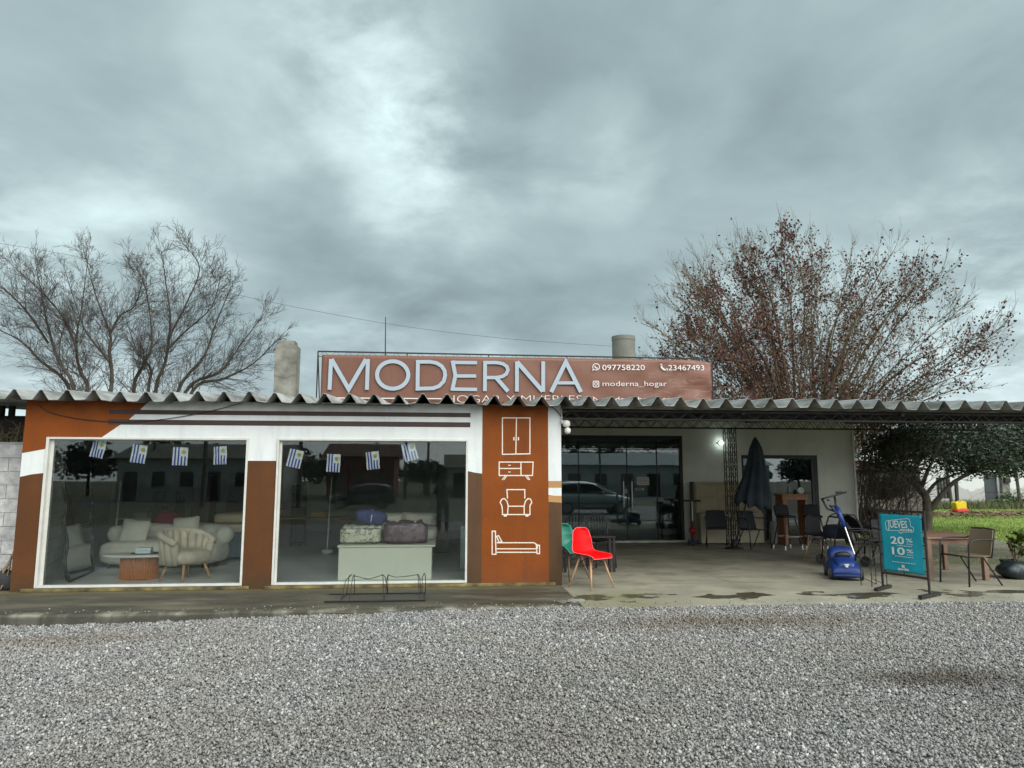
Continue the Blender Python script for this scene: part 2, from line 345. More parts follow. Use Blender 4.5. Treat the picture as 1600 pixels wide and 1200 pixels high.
def f_slab(t, pos):
    n = t.noise(pos, 1.1, 6, .6); n2 = t.noise(t.vmath('MULTIPLY', pos, (1, 1.2, 1)), 1.9, 5, .6)
    c = t.ramp(n, (.3, (.19, .178, .13)), (.55, (.29, .272, .205)), (.75, (.37, .34, .265)))
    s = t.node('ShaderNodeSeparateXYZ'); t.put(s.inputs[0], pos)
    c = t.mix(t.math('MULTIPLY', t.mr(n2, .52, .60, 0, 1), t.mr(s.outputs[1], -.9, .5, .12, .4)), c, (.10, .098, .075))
    d = t.math('ABSOLUTE', t.math('ADD', s.outputs[1], 1.16)); band = t.mr(d, .0, .62, .16, -.17)
    wet = t.mr(t.math('ADD', t.noise(t.vmath('MULTIPLY', pos, (.9, 1.3, 1)), 1.5, 4, .5), band), .60, .625, 0, 1)
    c = t.mix(wet, c, (.070, .062, .038))
    moss = t.math('MULTIPLY', t.mr(t.math('ABSOLUTE', t.math('SUBTRACT', s.outputs[0], 2.2)), .3, 1.6, .7, 0), t.mr(s.outputs[1], -.1, -1.0, 0, 1))
    c = t.mix(t.math('MULTIPLY', moss, t.mr(n, .4, .6, 0, 1)), c, (.13, .13, .05))
    c = t.mix(t.math('MULTIPLY', t.mr(t.noise(pos, 90, 3), .55, .8, 0, 1), .4), c, (.10, .095, .08))
    wp = t.vmath('ADD', t.vmath('MULTIPLY', pos, (.34, .5, 0)), t.vmath('SCALE', (1, 1, 0), scale=t.math('MULTIPLY', t.noise(pos, 1.6, 5), .35)))
    vo = t.node('ShaderNodeTexVoronoi', feature='DISTANCE_TO_EDGE'); vo.inputs['Scale'].default_value = 1.0; t.put(vo.inputs['Vector'], wp)
    c = t.mix(t.mr(vo.outputs['Distance'], .004, .0, 0, .35), c, (.035, .032, .025))
    jn = t.math('ABSOLUTE', t.math('SUBTRACT', t.math('FRACT', t.math('DIVIDE', t.math('SUBTRACT', s.outputs[0], 1.75), 2.6)), .5)); c = t.mix(t.mr(jn, .4970, .4988, 0, .5), c, (.04, .037, .03))
    jy = t.math('ABSOLUTE', t.math('SUBTRACT', s.outputs[1], .02)); c = t.mix(t.mr(jy, .014, .006, 0, .7), c, (.045, .04, .03))
    return c, t.mix(wet, .85, .22, 'FLOAT'), t.noise(pos, 55, 4)
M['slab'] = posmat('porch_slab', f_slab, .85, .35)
def f_pave(t, pos):
    n = t.noise(t.vmath('MULTIPLY', pos, (.5, 1.4, 1)), 1.6, 6, .6); s = t.node('ShaderNodeSeparateXYZ'); t.put(s.inputs[0], pos)
    c = t.ramp(n, (.34, (.028, .025, .017)), (.52, (.058, .051, .032)), (.70, (.135, .122, .08)))
    # worn pale lip along the kerb, moss under the window ledge
    lip = t.math('MULTIPLY', t.mr(s.outputs[1], -1.55, -1.68, 0, 1), t.mr(t.noise(t.vmath('MULTIPLY', pos, (1, .6, 0)), 2.0, 5), .48, .60, .0, .85))
    c = t.mix(lip, c, (.26, .25, .19))
    c = t.mix(t.math('MULTIPLY', t.mr(s.outputs[1], -.35, -.02, 0, 1), .7), c, (.13, .105, .035))
    c = t.mix(t.math('MULTIPLY', t.mr(s.outputs[2], -.02, -.06, 0, 1), t.mr(n, .4, .6, .55, 1)), c, (.05, .048, .038))
    return c, t.mr(n, .3, .6, .45, .85), t.noise(pos, 40, 5)
M['pave'] = posmat('old_pavement', f_pave, .8, .6)
def f_dirt(t, pos):
    n = t.noise(pos, 1.2, 6, .6)
    c = t.ramp(n, (.3, (.05, .06, .02)), (.5, (.085, .075, .04)), (.7, (.14, .11, .07)))
    return c, None, t.noise(pos, 30, 4)
M['dirt'] = posmat('dirt', f_dirt, .95, .6)
def f_lawn(t, pos):
    n = t.noise(pos, .8, 6, .6)
    c = t.ramp(n, (.3, (.08, .12, .015)), (.55, (.16, .24, .03)), (.75, (.24, .31, .05)))
    return c, None, t.noise(pos, 18, 5)
M['lawn'] = posmat('lawn', f_lawn, .95, .8)
def f_road(t, pos): return t.ramp(t.noise(pos, 3, 5), (.3, (.05, .05, .05)), (.7, (.085, .085, .085))), None, t.noise(pos, 50, 3)
M['road'] = posmat('asphalt', f_road, .85, .3)

def sheet(name, x0, x1, y0, y1, z, m, nx=1, ny=1):
    mb = MB(); fn = z if callable(z) else (lambda x, y: z)
    mb.grid(lambda a, b: (x0+(x1-x0)*a, y0+(y1-y0)*b, float(fn(x0+(x1-x0)*a, y0+(y1-y0)*b))), nx, ny)
    return tag(mb.build(name, m), kind='structure')
sheet('ground', -500, 500, -500, 500, -.26, 'dirt', 2, 2)
sheet('gravel_lot', -16, 16, -17, -1.3, lambda x, y: gz(x)-.012, 'gbase', 64, 30)
sheet('road', -300, 300, -46, -38, -.235, 'road')
sheet('verge', -300, 300, -37.5, -17, -.24, 'dirt')
# lawn to the right and behind
mb = MB(); mb.grid(lambda a, b: (9.2+90*a*a+ .0, 1.3+60*b-.9*min(1, 3*a), -.03-.0*a), 30, 24)
tag(mb.build('lawn', 'lawn'), kind='structure')
mb = MB(); mb.grid(lambda a, b: (8.9+10*a, .75+(1.0-.9*a)*b+.10*math.sin(9*a)-.6*a, -.018+.02*math.sin(17*a+5*b)*b), 40, 6)
tag(mb.build('dirt_strip', 'dirt'), kind='structure')
# porch slab and the old raised pavement
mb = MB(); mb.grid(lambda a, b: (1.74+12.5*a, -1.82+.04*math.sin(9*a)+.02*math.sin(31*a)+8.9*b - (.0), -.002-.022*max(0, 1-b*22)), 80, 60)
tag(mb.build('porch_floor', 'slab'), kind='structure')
mb = MB(); NX = 150
def kerb(x):
    e = -1.72+.03*math.sin(x*2.1)+.018*math.sin(x*7.3)+.012*math.sin(x*17)
    if x > .9: e += .16*((x-.9)/.9)**2*1.6
    return e
prof = [(1, 0), (.6, 0), (.25, 0), (.06, .0), (.015, -.008), (0, -.03), (-.01, -.22)]
def pv(a, b):
    x = -13+14.745*a; k = min(int(round(b*6)), 6); q, dz = prof[k]; e = kerb(x)
    y = e+(0.16-e)*max(q, 0) if q >= 0 else e+q
    brk = .012*math.sin(x*5)*math.sin(x*1.7) if k in (3, 4, 5) else 0
    return (x, y+ (0 if k == 0 else brk), dz+(0 if k < 2 else -.006*abs(math.sin(x*3.1+k))))
mb.grid(pv, NX, 6); tag(mb.build('pavement', 'pave'), kind='structure')
# broken lump where the pavement meets the porch slab
mb = MB(); q = G(893, 940)
for dx, dy, r, s in ((0, 0, .10, 1), (.12, .05, .07, .7), (-.12, .0, .08, .6)):
    mb.blob((q.x+dx, q.y+dy, .0), (r, r*.7, .035*s), (9, 5), 2.0, fn=lambda v: v+Vector((random.uniform(-.012, .012), random.uniform(-.012, .012), random.uniform(-.006, .006))))
tag(mb.build('broken_concrete', 'conc'), 'broken pale lump of concrete where the pavement meets the porch slab', 'rubble')

# ------------------------------------------------------------------ gravel: real stones over the part of the lot in view
def scatter_stones():
    pts = []; 
    bands = [(-8.5, -7.2, 4600, .80), (-7.2, -5.6, 4000, .84), (-5.6, -3.9, 3200, .92), (-3.9, -1.70, 2500, 1.05)]
    P = []; S = []
    for y0, y1, dens, sz in bands:
        d = y1-CAM.y; xl = -.80*d-.2; xr = 1.0*d+.3; n = int((xr-xl)*(y1-y0)*dens)
        x = rng.uniform(xl, xr, n); y = rng.uniform(y0, y1, n); dd = y-CAM.y
        ok = (x > -.735*dd-.25) & (x < .93*dd+.25)
        ke = np.where(x < 1.7, np.vectorize(kerb)(np.minimum(x, 1.7))-.01, -1.80)
        ok &= (y < ke+rng.uniform(-.03, .02, n)*(x > 1.5))
        x = x[ok]; y = y[ok]; P.append(np.stack([x, y, gz(x)+rng.uniform(-.010, .012, len(x))], 1)); S.append(np.clip(rng.lognormal(0, .28, len(x)), .5, 1.7)*.0098*sz)
    # strays kicked onto the pavement and slab
    n = 260; x = rng.uniform(-6, 9, n); y = -1.7+np.abs(rng.normal(0, .12, n)); P.append(np.stack([x, y, np.full(n, .004)], 1)); S.append(rng.uniform(.005, .010, n))
    P = np.concatenate(P); S = np.concatenate(S); n = len(P)
    base = np.array([(x, y, z) for x in (-1, 1) for y in (-1, 1) for z in (-1, 1)], float)
    V = base[None]*rng.uniform(.45, 1.0, (n, 8, 3)); V *= np.stack([rng.uniform(.8, 1.4, n), rng.uniform(.6, 1.0, n), rng.uniform(.45, .8, n)], 1)[:, None, :]
    q = rng.normal(size=(n, 4)); q /= np.linalg.norm(q, axis=1, keepdims=True); a, b, c, d = q.T
    Rm = np.stack([1-2*(c*c+d*d), 2*(b*c-a*d), 2*(b*d+a*c), 2*(b*c+a*d), 1-2*(b*b+d*d), 2*(c*d-a*b), 2*(b*d-a*c), 2*(c*d+a*b), 1-2*(b*b+c*c)], 1).reshape(n, 3, 3)
    V = np.einsum('nij,nkj->nki', Rm, V)*S[:, None, None]+P[:, None, :]
    tri = np.array([(0, 1, 3), (0, 3, 2), (4, 7, 5), (4, 6, 7), (0, 5, 1), (0, 4, 5), (2, 3, 7), (2, 7, 6), (0, 2, 6), (0, 6, 4), (1, 5, 7), (1, 7, 3)])
    idx = (tri[None]+(np.arange(n)*8)[:, None, None]).ravel()
    o = np_mesh('gravel', V.reshape(-1, 3), 3, idx, M['stone']); tag(o, 'grey crushed stone gravel covering the whole forecourt', 'gravel', kind='stuff')
scatter_stones()

# ------------------------------------------------------------------ grass
def grass(name, n, sampler, hh, label, seed=1, cols=((.14, .25, .03), (.24, .37, .05), (.34, .38, .09))):
    r = np.random.default_rng(seed); x, y = sampler(r, n); n = len(x)
    h = r.uniform(.5, 1.2, n)*hh; a = r.uniform(0, 2*np.pi, n); wd = .004+.0012*(y-CAM.y)/3; lean = r.normal(0, .4, (n, 2))*h[:, None]
    z = np.full(n, -.035); b0 = np.stack([x-np.cos(a)*wd, y-np.sin(a)*wd, z], 1); b1 = np.stack([x+np.cos(a)*wd, y+np.sin(a)*wd, z], 1)
    tp = np.stack([x+lean[:, 0], y+lean[:, 1], z+h], 1); V = np.stack([b0, b1, tp], 1).reshape(-1, 3)
    ms = [mat('blade', c, .8, .25, 1.5) for c in cols]
    o = np_mesh(name, V, 3, np.arange(n*3), ms, r.integers(0, len(ms), n)); return tag(o, label, 'grass', kind='stuff')
def s_lawn(r, n):
    d = r.uniform(0, 1, n)**1.6*24+1.6; y = d; x = 8.9+ (y-1.6)*.2+r.uniform(0, 1, n)*(3+y*1.1)
    ok = (y > 1.9-.12*(x-9)+r.uniform(-.3, .3, n)); return x[ok], y[ok]
grass('grass', 60000, s_lawn, .05, 'short bright green lawn right of the porch')
def s_rough(r, n): x = r.uniform(21, 42, n); y = 24.6+r.uniform(0, 1, n)**.7*4.2; return x, y
grass('tall_grass', 9000, s_rough, .45, 'tall rough weeds growing along the foot of the far white house', 3, ((.04, .07, .02), (.10, .12, .04), (.16, .13, .06)))
mb_l = []
def leaves_on_ground():
    r = np.random.default_rng(9); n = 6000; x = r.uniform(12, 40, n); y = 19.5+r.normal(0, 1, n)*1.4+(x-25)*.02
    a = r.uniform(0, 6.28, n); s = r.uniform(.04, .10, n); z = r.uniform(-.02, .05, n)
    V = np.stack([np.stack([x+s*np.cos(a+k*np.pi/2), y+s*np.sin(a+k*np.pi/2), z+r.uniform(0, .05, n)], 1) for k in range(4)], 1).reshape(-1, 3)
    ms = [mat('dry_leaf', c, .9, .2, 2) for c in ((.16, .09, .05), (.25, .16, .10), (.09, .05, .03))]
    tag(np_mesh('fallen_leaves', V, 4, np.arange(n*4), ms, r.integers(0, 3, n)), 'brown fallen leaves strewn over the far edge of the lawn', 'leaves', kind='stuff')
leaves_on_ground()

# ================================================================== shop building
XL, XR = -5.89, Y(877.5, 780).x
shop = thing('shop_building', 'low orange and white furniture shop with corrugated roof and open porch', 'building')
def F(u, v, y=0.0): p = Y(u, v, y); return (p.x, p.z)
W1 = [Y(75, 790).x*0+(Y(75, 685).x+Y(52, 918).x)/2, (Y(388, 685).x+Y(379, 917).x)/2]; W2 = [(Y(432, 686).x+Y(426, 914).x)/2, (Y(731, 688).x+Y(730, 909).x)/2]
WZ0, WZ1 = .055, 2.13; EZ = 2.66; TH = .18
mb = MB()
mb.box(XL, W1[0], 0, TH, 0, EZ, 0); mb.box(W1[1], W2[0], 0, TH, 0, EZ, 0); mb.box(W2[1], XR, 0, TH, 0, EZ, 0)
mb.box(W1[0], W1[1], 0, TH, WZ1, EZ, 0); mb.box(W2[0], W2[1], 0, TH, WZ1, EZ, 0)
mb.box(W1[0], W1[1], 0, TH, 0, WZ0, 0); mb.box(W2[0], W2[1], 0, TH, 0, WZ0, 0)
# paint: thin coats on the plaster (1 orange 2 brown 3 dull 4 dark 5 tan 6 moss)
def coat(pts, m, k=1): mb.prism(pts, -.0022*k, .001, m)
fx = lambda u, v: F(u, v)[0]; fz = lambda u, v: F(u, v)[1]
zt = EZ-.001
coat([(XL+.001, fz(34, 708)), (W1[0], fz(63, 701)), (W1[0], WZ1), (fx(159, 682), WZ1), (fx(186, 665), fz(186, 665)), (fx(200, 657), fz(200, 657)), (fx(218, 641), fz(218, 641)), (fx(234, 620), zt), (XL+.001, zt)], 1)
coat([(XL+.001, .0), (W1[0], .0), (W1[0], fz(61, 739)), ((XL+W1[0])/2, fz(46, 741)), (XL+.001, fz(31, 745))], 2)
coat([(W1[1], 0), (W2[0], 0), (W2[0], fz(410, 720)), (W1[1], fz(400, 720))], 2)
xo0, xo1 = fx(753, 780), fx(857, 780); xd = W2[1]
coat([(xd, 0), (xo0, 0), (xo0, fz(751, 740)), ((xd+xo0)/2, fz(742, 738.5)), (xd, fz(733, 736))], 3)
coat([(xo0, 0), (xo1, 0), (xo1, zt), (xo0, zt)], 1)
coat([(xo1, 0), (XR-.001, 0), (XR-.001, fz(870, 785.5)), (xo1, fz(870, 784))], 3)
coat([(xo1, fz(860, 751.5)), (xo1, fz(860, 762)), (XR-.001, fz(870, 762)), (XR-.001, fz(870, 751.5))], 5)
coat([(xo1, fz(860, 773)), (xo1, fz(860, 784)), (XR-.001, fz(870, 785.5)), (XR-.001, fz(870, 774.5)), (fx(865, 774), fz(865, 774.5))], 5)
sx1 = fx(735, 650)
for va, vb, us, vs in ((642, 649, 214, 645), (657, 665, 194, 661)):
    za, zb = fz(450, va+.6), fz(450, vb+.4)
    coat([(fx(170, 650), za), (sx1, za), (sx1, zb), (fx(170, 650), zb)], 4, 2)
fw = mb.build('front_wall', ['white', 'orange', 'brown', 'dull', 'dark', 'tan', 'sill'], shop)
mb = MB(); 
for a, b in ((XL+.15, W1[1]+.1), (W2[0]-.1, XR-.1)): mb.box(a, b, -.035, -.0005, .0, .045)
mb.build('ledge', 'sill', shop, bevel=.008)
# painted pictograms
def pict(fn):
    m = MB(); kk = [0]
    def s_(pts, wd=.016, closed=False): kk[0] += 1; stroke(m, [F(u, v, -.004) for u, v in pts], wd, -.0045-.0004*kk[0], -.0025, 0, closed)
    fn(s_); m.build('painted_pictogram', 'picto', shop)
def p_ward(s):
    s([(785, 653), (828, 653), (828, 709), (785, 710)], closed=True); s([(807, 653), (806, 710)]); s([(803, 683), (803, 688)], .02); s([(810, 683), (810, 688)], .02)
def p_side(s):
    s([(780, 722), (833, 722), (832, 743), (780, 743)], closed=True); s([(814, 722), (814, 743)]); s([(780, 732), (814, 732)]); s([(794, 727), (798, 727)], .012); s([(794, 737.5), (798, 737.5)], .012)
    s([(789, 744), (784.5, 750)], .012); s([(791.5, 744), (787, 750)], .012); s([(821, 744), (826, 750)], .012); s([(824, 744), (828, 750)], .012)
def p_arm(s):
    s([(793, 779), (792, 765), (820, 765), (820, 779)]); s([(794, 791), (819, 791)])
    s([(793, 805), (794, 790), (792, 783), (788, 779), (784, 780), (781.5, 785), (784, 790), (785, 797), (785, 805)]); s([(819, 805), (819, 790), (821, 783), (825, 779), (829, 780), (831, 785), (828, 790), (828, 797), (828, 805)])
    s([(785, 804), (828, 804)]); s([(787, 806), (792, 806)], .02); s([(821, 806), (826, 806)], .02)
def p_bed(s):
    s([(769, 830), (774, 830), (775, 866), (769, 866)], closed=True); s([(776, 838), (779, 837), (784, 846), (780, 848)], closed=True)
    s([(776, 848), (834, 848), (839, 851), (840, 857)]); s([(776, 857.5), (838, 857.5)]); s([(776, 863), (838, 863)]); s([(838, 852), (843, 852), (843, 865), (839, 865)], closed=True)
for f in (p_ward, p_side, p_arm, p_bed): pict(f)
# windows: frame with glazing
for (a, b), jl in ((W1, .085), (W2, .06)):
    f = MB(); y0, y1 = -.02, .10; jr = .03
    f.box(a, a+jl*.45, y0, y1, WZ0, WZ1); f.box(a+jl*.45, a+jl, .035, y1-.003, WZ0+.03, WZ1-.03); f.box(b-jr, b, y0, y1, WZ0, WZ1)
    f.box(a+jl*.45, b-jr, y0, y1, WZ1-.03, WZ1); f.box(a+jl*.45, b-jr, y0-.015, y1, WZ0, WZ0+.03); f.box(a+jl, b-jr, .035, y1-.003, WZ1-.042, WZ1-.03)
    win = f.build('shop_window', 'frame', shop, bevel=.003)
    g = MB(); g.box(a+jl, b-jr, .05, .056, WZ0+.03, WZ1-.042); g.build('pane', 'glass', win)
# side, rear and inner walls; the left boundary opens out towards the back
BK = 11.0; LX = lambda y: XL+.0-.34*max(0, y-.1)
mb = MB(); zr = lambda y: 2.61+.0595*(y+.35)
def wallp(p0, p1, th, z0, zz0, zz1, m=0):   # wall in plan from p0 to p1, sloping top
    a, b = Vector((*p0, 0)), Vector((*p1, 0)); n = (b-a).normalized().cross(Vector((0, 0, 1)))*th
    vs = [a, b, b+n, a+n]; mb.add([(v.x, v.y, z0) for v in vs]+[(v.x, v.y, z) for v, z in zip(vs, (zz0, zz1, zz1, zz0))], [(0, 3, 2, 1), (4, 5, 6, 7), (0, 1, 5, 4), (1, 2, 6, 5), (2, 3, 7, 6), (3, 0, 4, 7)], m)
def f_block(t, pos):
    b = t.node('ShaderNodeTexBrick'); s = t.node('ShaderNodeSeparateXYZ'); t.put(s.inputs[0], pos); c = t.node('ShaderNodeCombineXYZ')
    t.put(c.inputs[0], t.math('ADD', s.outputs[1], s.outputs[0])); t.put(c.inputs[1], s.outputs[2]); t.put(b.inputs['Vector'], c.outputs[0])
    b.inputs['Color1'].default_value = (.84, .86, .84, 1); b.inputs['Color2'].default_value = (.78, .81, .79, 1); b.inputs['Mortar'].default_value = (.60, .62, .61, 1)
    b.inputs['Scale'].default_value = 1; b.inputs['Brick Width'].default_value = .4; b.inputs['Row Height'].default_value = .2; b.inputs['Mortar Size'].default_value = .008
    return t.mix(t.mr(t.noise(pos, 2.5, 5), .5, .8, 0, .35), b.outputs[0], (.45, .46, .44)), None, t.math('ADD', t.math('MULTIPLY', b.outputs['Fac'], -1.5), t.noise(pos, 40, 4))
M['block'] = posmat('painted_blockwork', f_block, .9, .5)
wallp((XL+.19, TH), (LX(BK)+.19, BK), -.18, 0, zr(TH)-.02, zr(BK)-.02); mb.build('left_wall', 'block', shop)
mb = MB(); mb.box(XR-.16, XR-.001, TH, 7.1, 0, 2.62); wallp((XR-.001, TH), (XR-.001, 7.1), -.16, 2.62, zr(TH)-.02, zr(7.1)-.02); mb.build('side_wall', 'whitewall', shop)
mb = MB(); wallp((LX(BK), BK), (10.6, BK), .15, 0, zr(BK)-.02, zr(BK)-.02); mb.box(10.45, 10.6, 7.18, BK, 0, 3.0); mb.box(7.0, 7.1, 7.2, BK, 0, 3.0); mb.build('back_wall', 'inner', shop)
RY0 = 7.0; D1 = (XR+.04, Y(1068, 760, RY0).x, Y(1068, 681, RY0).z); D2 = (Y(1160, 760, RY0).x, Y(1279, 760, RY0).x, Y(1200, 711, RY0).z); RXE = Y(1335, 700, RY0).x
mb = MB(); mb.box(XR, D1[1], RY0, RY0+.16, D1[2], 3.03); mb.box(D1[1], D2[0], RY0, RY0+.16, 0, 3.03); mb.box(D2[0], D2[1], RY0, RY0+.16, D2[2], 3.03); mb.box(D2[1], RXE, RY0, RY0+.16, 0, 3.03)
mb.build('porch_wall', 'whitewall', shop)
mb = MB(); mb.tube([(RXE-.07, RY0-.05, .02), (RXE-.07, RY0-.05, 2.9)], .028, 8); mb.box(RXE-.11, RXE-.03, RY0-.09, RY0-.005, 1.2, 1.23); mb.build('drainpipe', 'frame', shop)
# inner floor and ceiling
mb = MB(); mb.prismz([(XL+.1, TH), (XR-.16, TH), (XR-.16, 7.16), (10.45, 7.16), (10.45, BK), (LX(BK)+.1, BK)], .0, .05); mb.build('inner_floor', mat('floor_tile', (.76, .79, .77), .35, .06, 3, 0), shop)
mb = MB(); mb.prismz([(XL+.12, TH), (XR-.16, TH), (XR-.16, 7.1), (LX(7.1)+.15, 7.1)], 2.42, 2.45); mb.prismz([(LX(7.3)+.15, 7.17), (10.4, 7.17), (10.4, BK-.01), (LX(BK)+.2, BK-.01)], 2.75, 2.78); mb.build('inner_ceiling', 'ceil', shop)
# glass doors of the porch
def glazed(x0, x1, z1, mulls, name):
    f = MB(); f.box(x0, x0+.06, RY0+.02, RY0+.11, .03, z1); f.box(x1-.07, x1, RY0+.02, RY0+.11, .03, z1); f.box(x0+.06, x1-.07, RY0+.02, RY0+.11, z1-.09, z1); f.box(x0+.06, x1-.07, RY0+.02, RY0+.11, .0, .05)
    for mx, wd in mulls: f.box(mx-wd/2, mx+wd/2, RY0+.03, RY0+.10, .05, z1-.09)
    o = f.build(name, 'black', shop); g = MB(); g.box(x0+.06, x1-.07, RY0+.06, RY0+.066, .05, z1-.09); g.build('pane', 'dglass', o); return o
xm = Y(981, 770, RY0).x
gd = glazed(D1[0], D1[1], D1[2], ((xm, .012), (Y(905, 760, RY0).x, .012), (Y(1028, 760, RY0).x, .012)), 'glass_door')
for u in (974, 987):
    h = MB(); x = Y(u, 770, RY0).x; z1, z0 = Y(u, 752, RY0).z, Y(u, 793, RY0).z
    h.tube([(x, RY0-.03, z0), (x, RY0-.03, z1)], .016, 8); h.tube([(x, RY0-.03, z0+.1), (x, RY0+.058, z0+.1)], .008, 6); h.tube([(x, RY0-.03, z1-.1), (x, RY0+.058, z1-.1)], .008, 6)
    h.build('handle', 'steel', gd)
for u0, v0, u1, v1, nm in ((996, 745, 1015, 758, 'paper_notice'), (994, 763, 1007, 766, 'paper_notice'), (977, 764, 982, 771, 'paper_notice')):
    a, b = Y(u0, v1, RY0), Y(u1, v0, RY0); h = MB(); h.box(a.x, b.x, RY0+.052, RY0+.058, a.z, b.z)
    for k in range(4): zz = a.z+(b.z-a.z)*(.2+.18*k); h.box(a.x+.02, b.x-.03-.02*(k % 2), RY0+.050, RY0+.052, zz, zz+.006, 1)
    h.build(nm, [mat('paper', (.55, .55, .5), .9, .05), 'dark'], gd)
mb = MB(); mb.box(D1[0], D1[1], RY0-.12, RY0+.02, -.001, .04); mb.build('door_sill', mat('sill_stone', (.55, .54, .48), .6, .3, 6), gd)
d2 = glazed(D2[0], D2[1], D2[2], (((D2[0]+D2[1])/2-.45, .07), (D2[1]-.10, .10)), 'sliding_window')

# ------------------------------------------------------------------ roof
roofm = posmat('corrugated_sheet', lambda t, pos: (t.mix(t.mr(t.noise(t.vmath('MULTIPLY', pos, (3, .6, 3)), 1.3, 6, .65), .38, .64, 0, 1), (.42, .43, .415), (.12, .125, .11)), None, t.noise(pos, 60, 4)), .9, .3)
PH = Y(884, 620, -.35).x; PER = .3485
def prof_x():
    out = []; k0 = int((-8.2-PH)/PER)-1; k1 = int((14-PH)/PER)+1
    for k in range(k0, k1):
        c = PH+k*PER; sh = (k//3); dz = .010*math.sin(sh*2.3)+.004*math.sin(k*1.9)
        for dx, z in ((-.118, 0), (-.105, .006), (-.085, .036), (-.036, .112), (-.024, .138), (-.008, .147), (.008, .147), (.024, .138), (.036, .112), (.085, .036), (.105, .006), (.118, 0)):
            out.append((c+dx, z*.92+.018+dz))
    return out
PX = prof_x()
mb = MB(); rows = [-.35+(BK+.35+.3)*i/16 for i in range(17)]; n = len(PX)
def rp(i, j, off=0): x, z = PX[i]; y = rows[j]+(.012*math.sin((i//36)*4.1) if j == 0 else 0); return (x, y, zr(y)+z+off)
vs = [rp(i, j, 0) for j in range(17) for i in range(n)]+[rp(i, j, -.009) for j in range(17) for i in range(n)]; o = 17*n
fs = [(j*n+i, j*n+i+1, (j+1)*n+i+1, (j+1)*n+i) for j in range(16) for i in range(n-1)]
fs += [(o+a, o+d, o+c, o+b) for a, b, c, d in fs]+[(i, o+i, o+i+1, i+1) for i in range(n-1)]
mb.add(vs, fs); roof = mb.build('roof', roofm, shop)
# purlins under the porch roof and the dark beam behind the eave
mb = MB()
for y in (.35, 1.9, 3.4, 4.9): mb.box(XR+.01, 13.5, y-.03, y+.03, zr(y)-.055, zr(y)-.012)
for x in (XR+.05, 4.6, 7.2, 9.7, 12.2): mb.add([(x+dx, y, zr(y)-.056-dz) for y in (-.1, 5.8) for dx in (-.03, .03) for dz in (0, .04)], [(0, 1, 3, 2), (4, 6, 7, 5), (0, 4, 5, 1), (2, 3, 7, 6), (0, 2, 6, 4), (1, 5, 7, 3)])
mb.build('purlins', 'rust', shop)
def truss(mb, p0, p1, h, step, r=.009, dep=.12, diag=.006):
    p0, p1 = Vector(p0), Vector(p1); L = (p1-p0).length; d = (p1-p0)/L; s = Vector((0, dep/2, 0)) if abs(d.z) < .5 else None; up = Vector((0, 0, h))
    for q in (s, -s): mb.bar(p0+q, p1+q, r*2, r*2); mb.bar(p0+q+up, p1+q+up, r*2, r*2)
    n = int(L/step)
    for q in (s, -s):
        for k in range(n):
            a = p0+d*(L*k/n); b = p0+d*(L*(k+.5)/n); c = p0+d*(L*(k+1)/n)
            mb.tube([a+q, b+q+up], diag, 4, cap=False); mb.tube([b+q+up, c+q], diag, 4, cap=False)
TY = 6.0; tz0, tz1 = Y(1100, 669, TY).z, Y(1100, 656, TY).z
mb = MB(); truss(mb, (XR+.02, TY, tz0), (13.6, TY, tz0), tz1-tz0, .34, .012, .16, .008); mb.build('roof_truss', 'rust', shop)
mb = MB(); truss(mb, (XR+.02, .05, 2.455), (13.6, .05, 2.455), .12, .3, .012, .12, .008); mb.build('roof_truss', 'rust', shop)
def lattice_col(mb, x, y, w, d, z0, z1, step=.20, r=.007):
    cs = [(x-w/2, y-d/2), (x+w/2, y-d/2), (x+w/2, y+d/2), (x-w/2, y+d/2)]
    for c in cs: mb.bar((*c, z0), (*c, z1), r*2.2)
    n = int((z1-z0)/step)
    for i in range(4):
        a, b = cs[i], cs[(i+1) % 4]
        for k in range(n):
            za, zb = z0+(z1-z0)*k/n, z0+(z1-z0)*(k+1)/n; p, q = (a, b) if k % 2 else (b, a)
            mb.tube([(*p, za), (*q, zb)], r*.8, 4, cap=False)
cx_ = Y(1142, 760, TY).x
mb = MB(); lattice_col(mb, cx_-.06, TY, .12, .12, 0, tz0, .17); lattice_col(mb, cx_+.09, TY-.02, .10, .12, 0, tz0, .17); mb.build('lattice_column', 'rust', shop)
mb = MB()
for u in (1352, 1366): p = G(u, 860); lattice_col(mb, Y(u, 760, 6.6).x, 6.6, .14, .16, 0, 2.95, .24, .005)
mb.build('lattice_column', 'rust', shop)
# left end: posts and beam under the overhang, block wall, weeds
mb = MB()
for u in (3, 19): p = Y(u, 640, 1.2); mb.bar((p.x, 1.2, 2.0), (p.x, 1.2, 2.68), .07)
mb.box(-9.5, -6.35, 1.15, 1.3, 2.45, 2.52)
mb.build('eave_posts', 'rust', shop)
mb = MB(); p = Y(432, 536, 5); q = Y(466, 536, 5); mb.box(p.x, q.x, 4.9, 5.3, 2.9, Y(450, 541, 5).z); mb.box(p.x+.07, q.x-.06, 4.93, 5.25, Y(450, 541, 5).z, Y(450, 533, 5).z)
mb.tube([(p.x-.01, 4.88, 3.75), (p.x+.25, 4.87, 3.70), (q.x+.01, 4.88, 3.80)], .006, 4)
mb.build('chimney', 'conc', roof, bevel=.02)
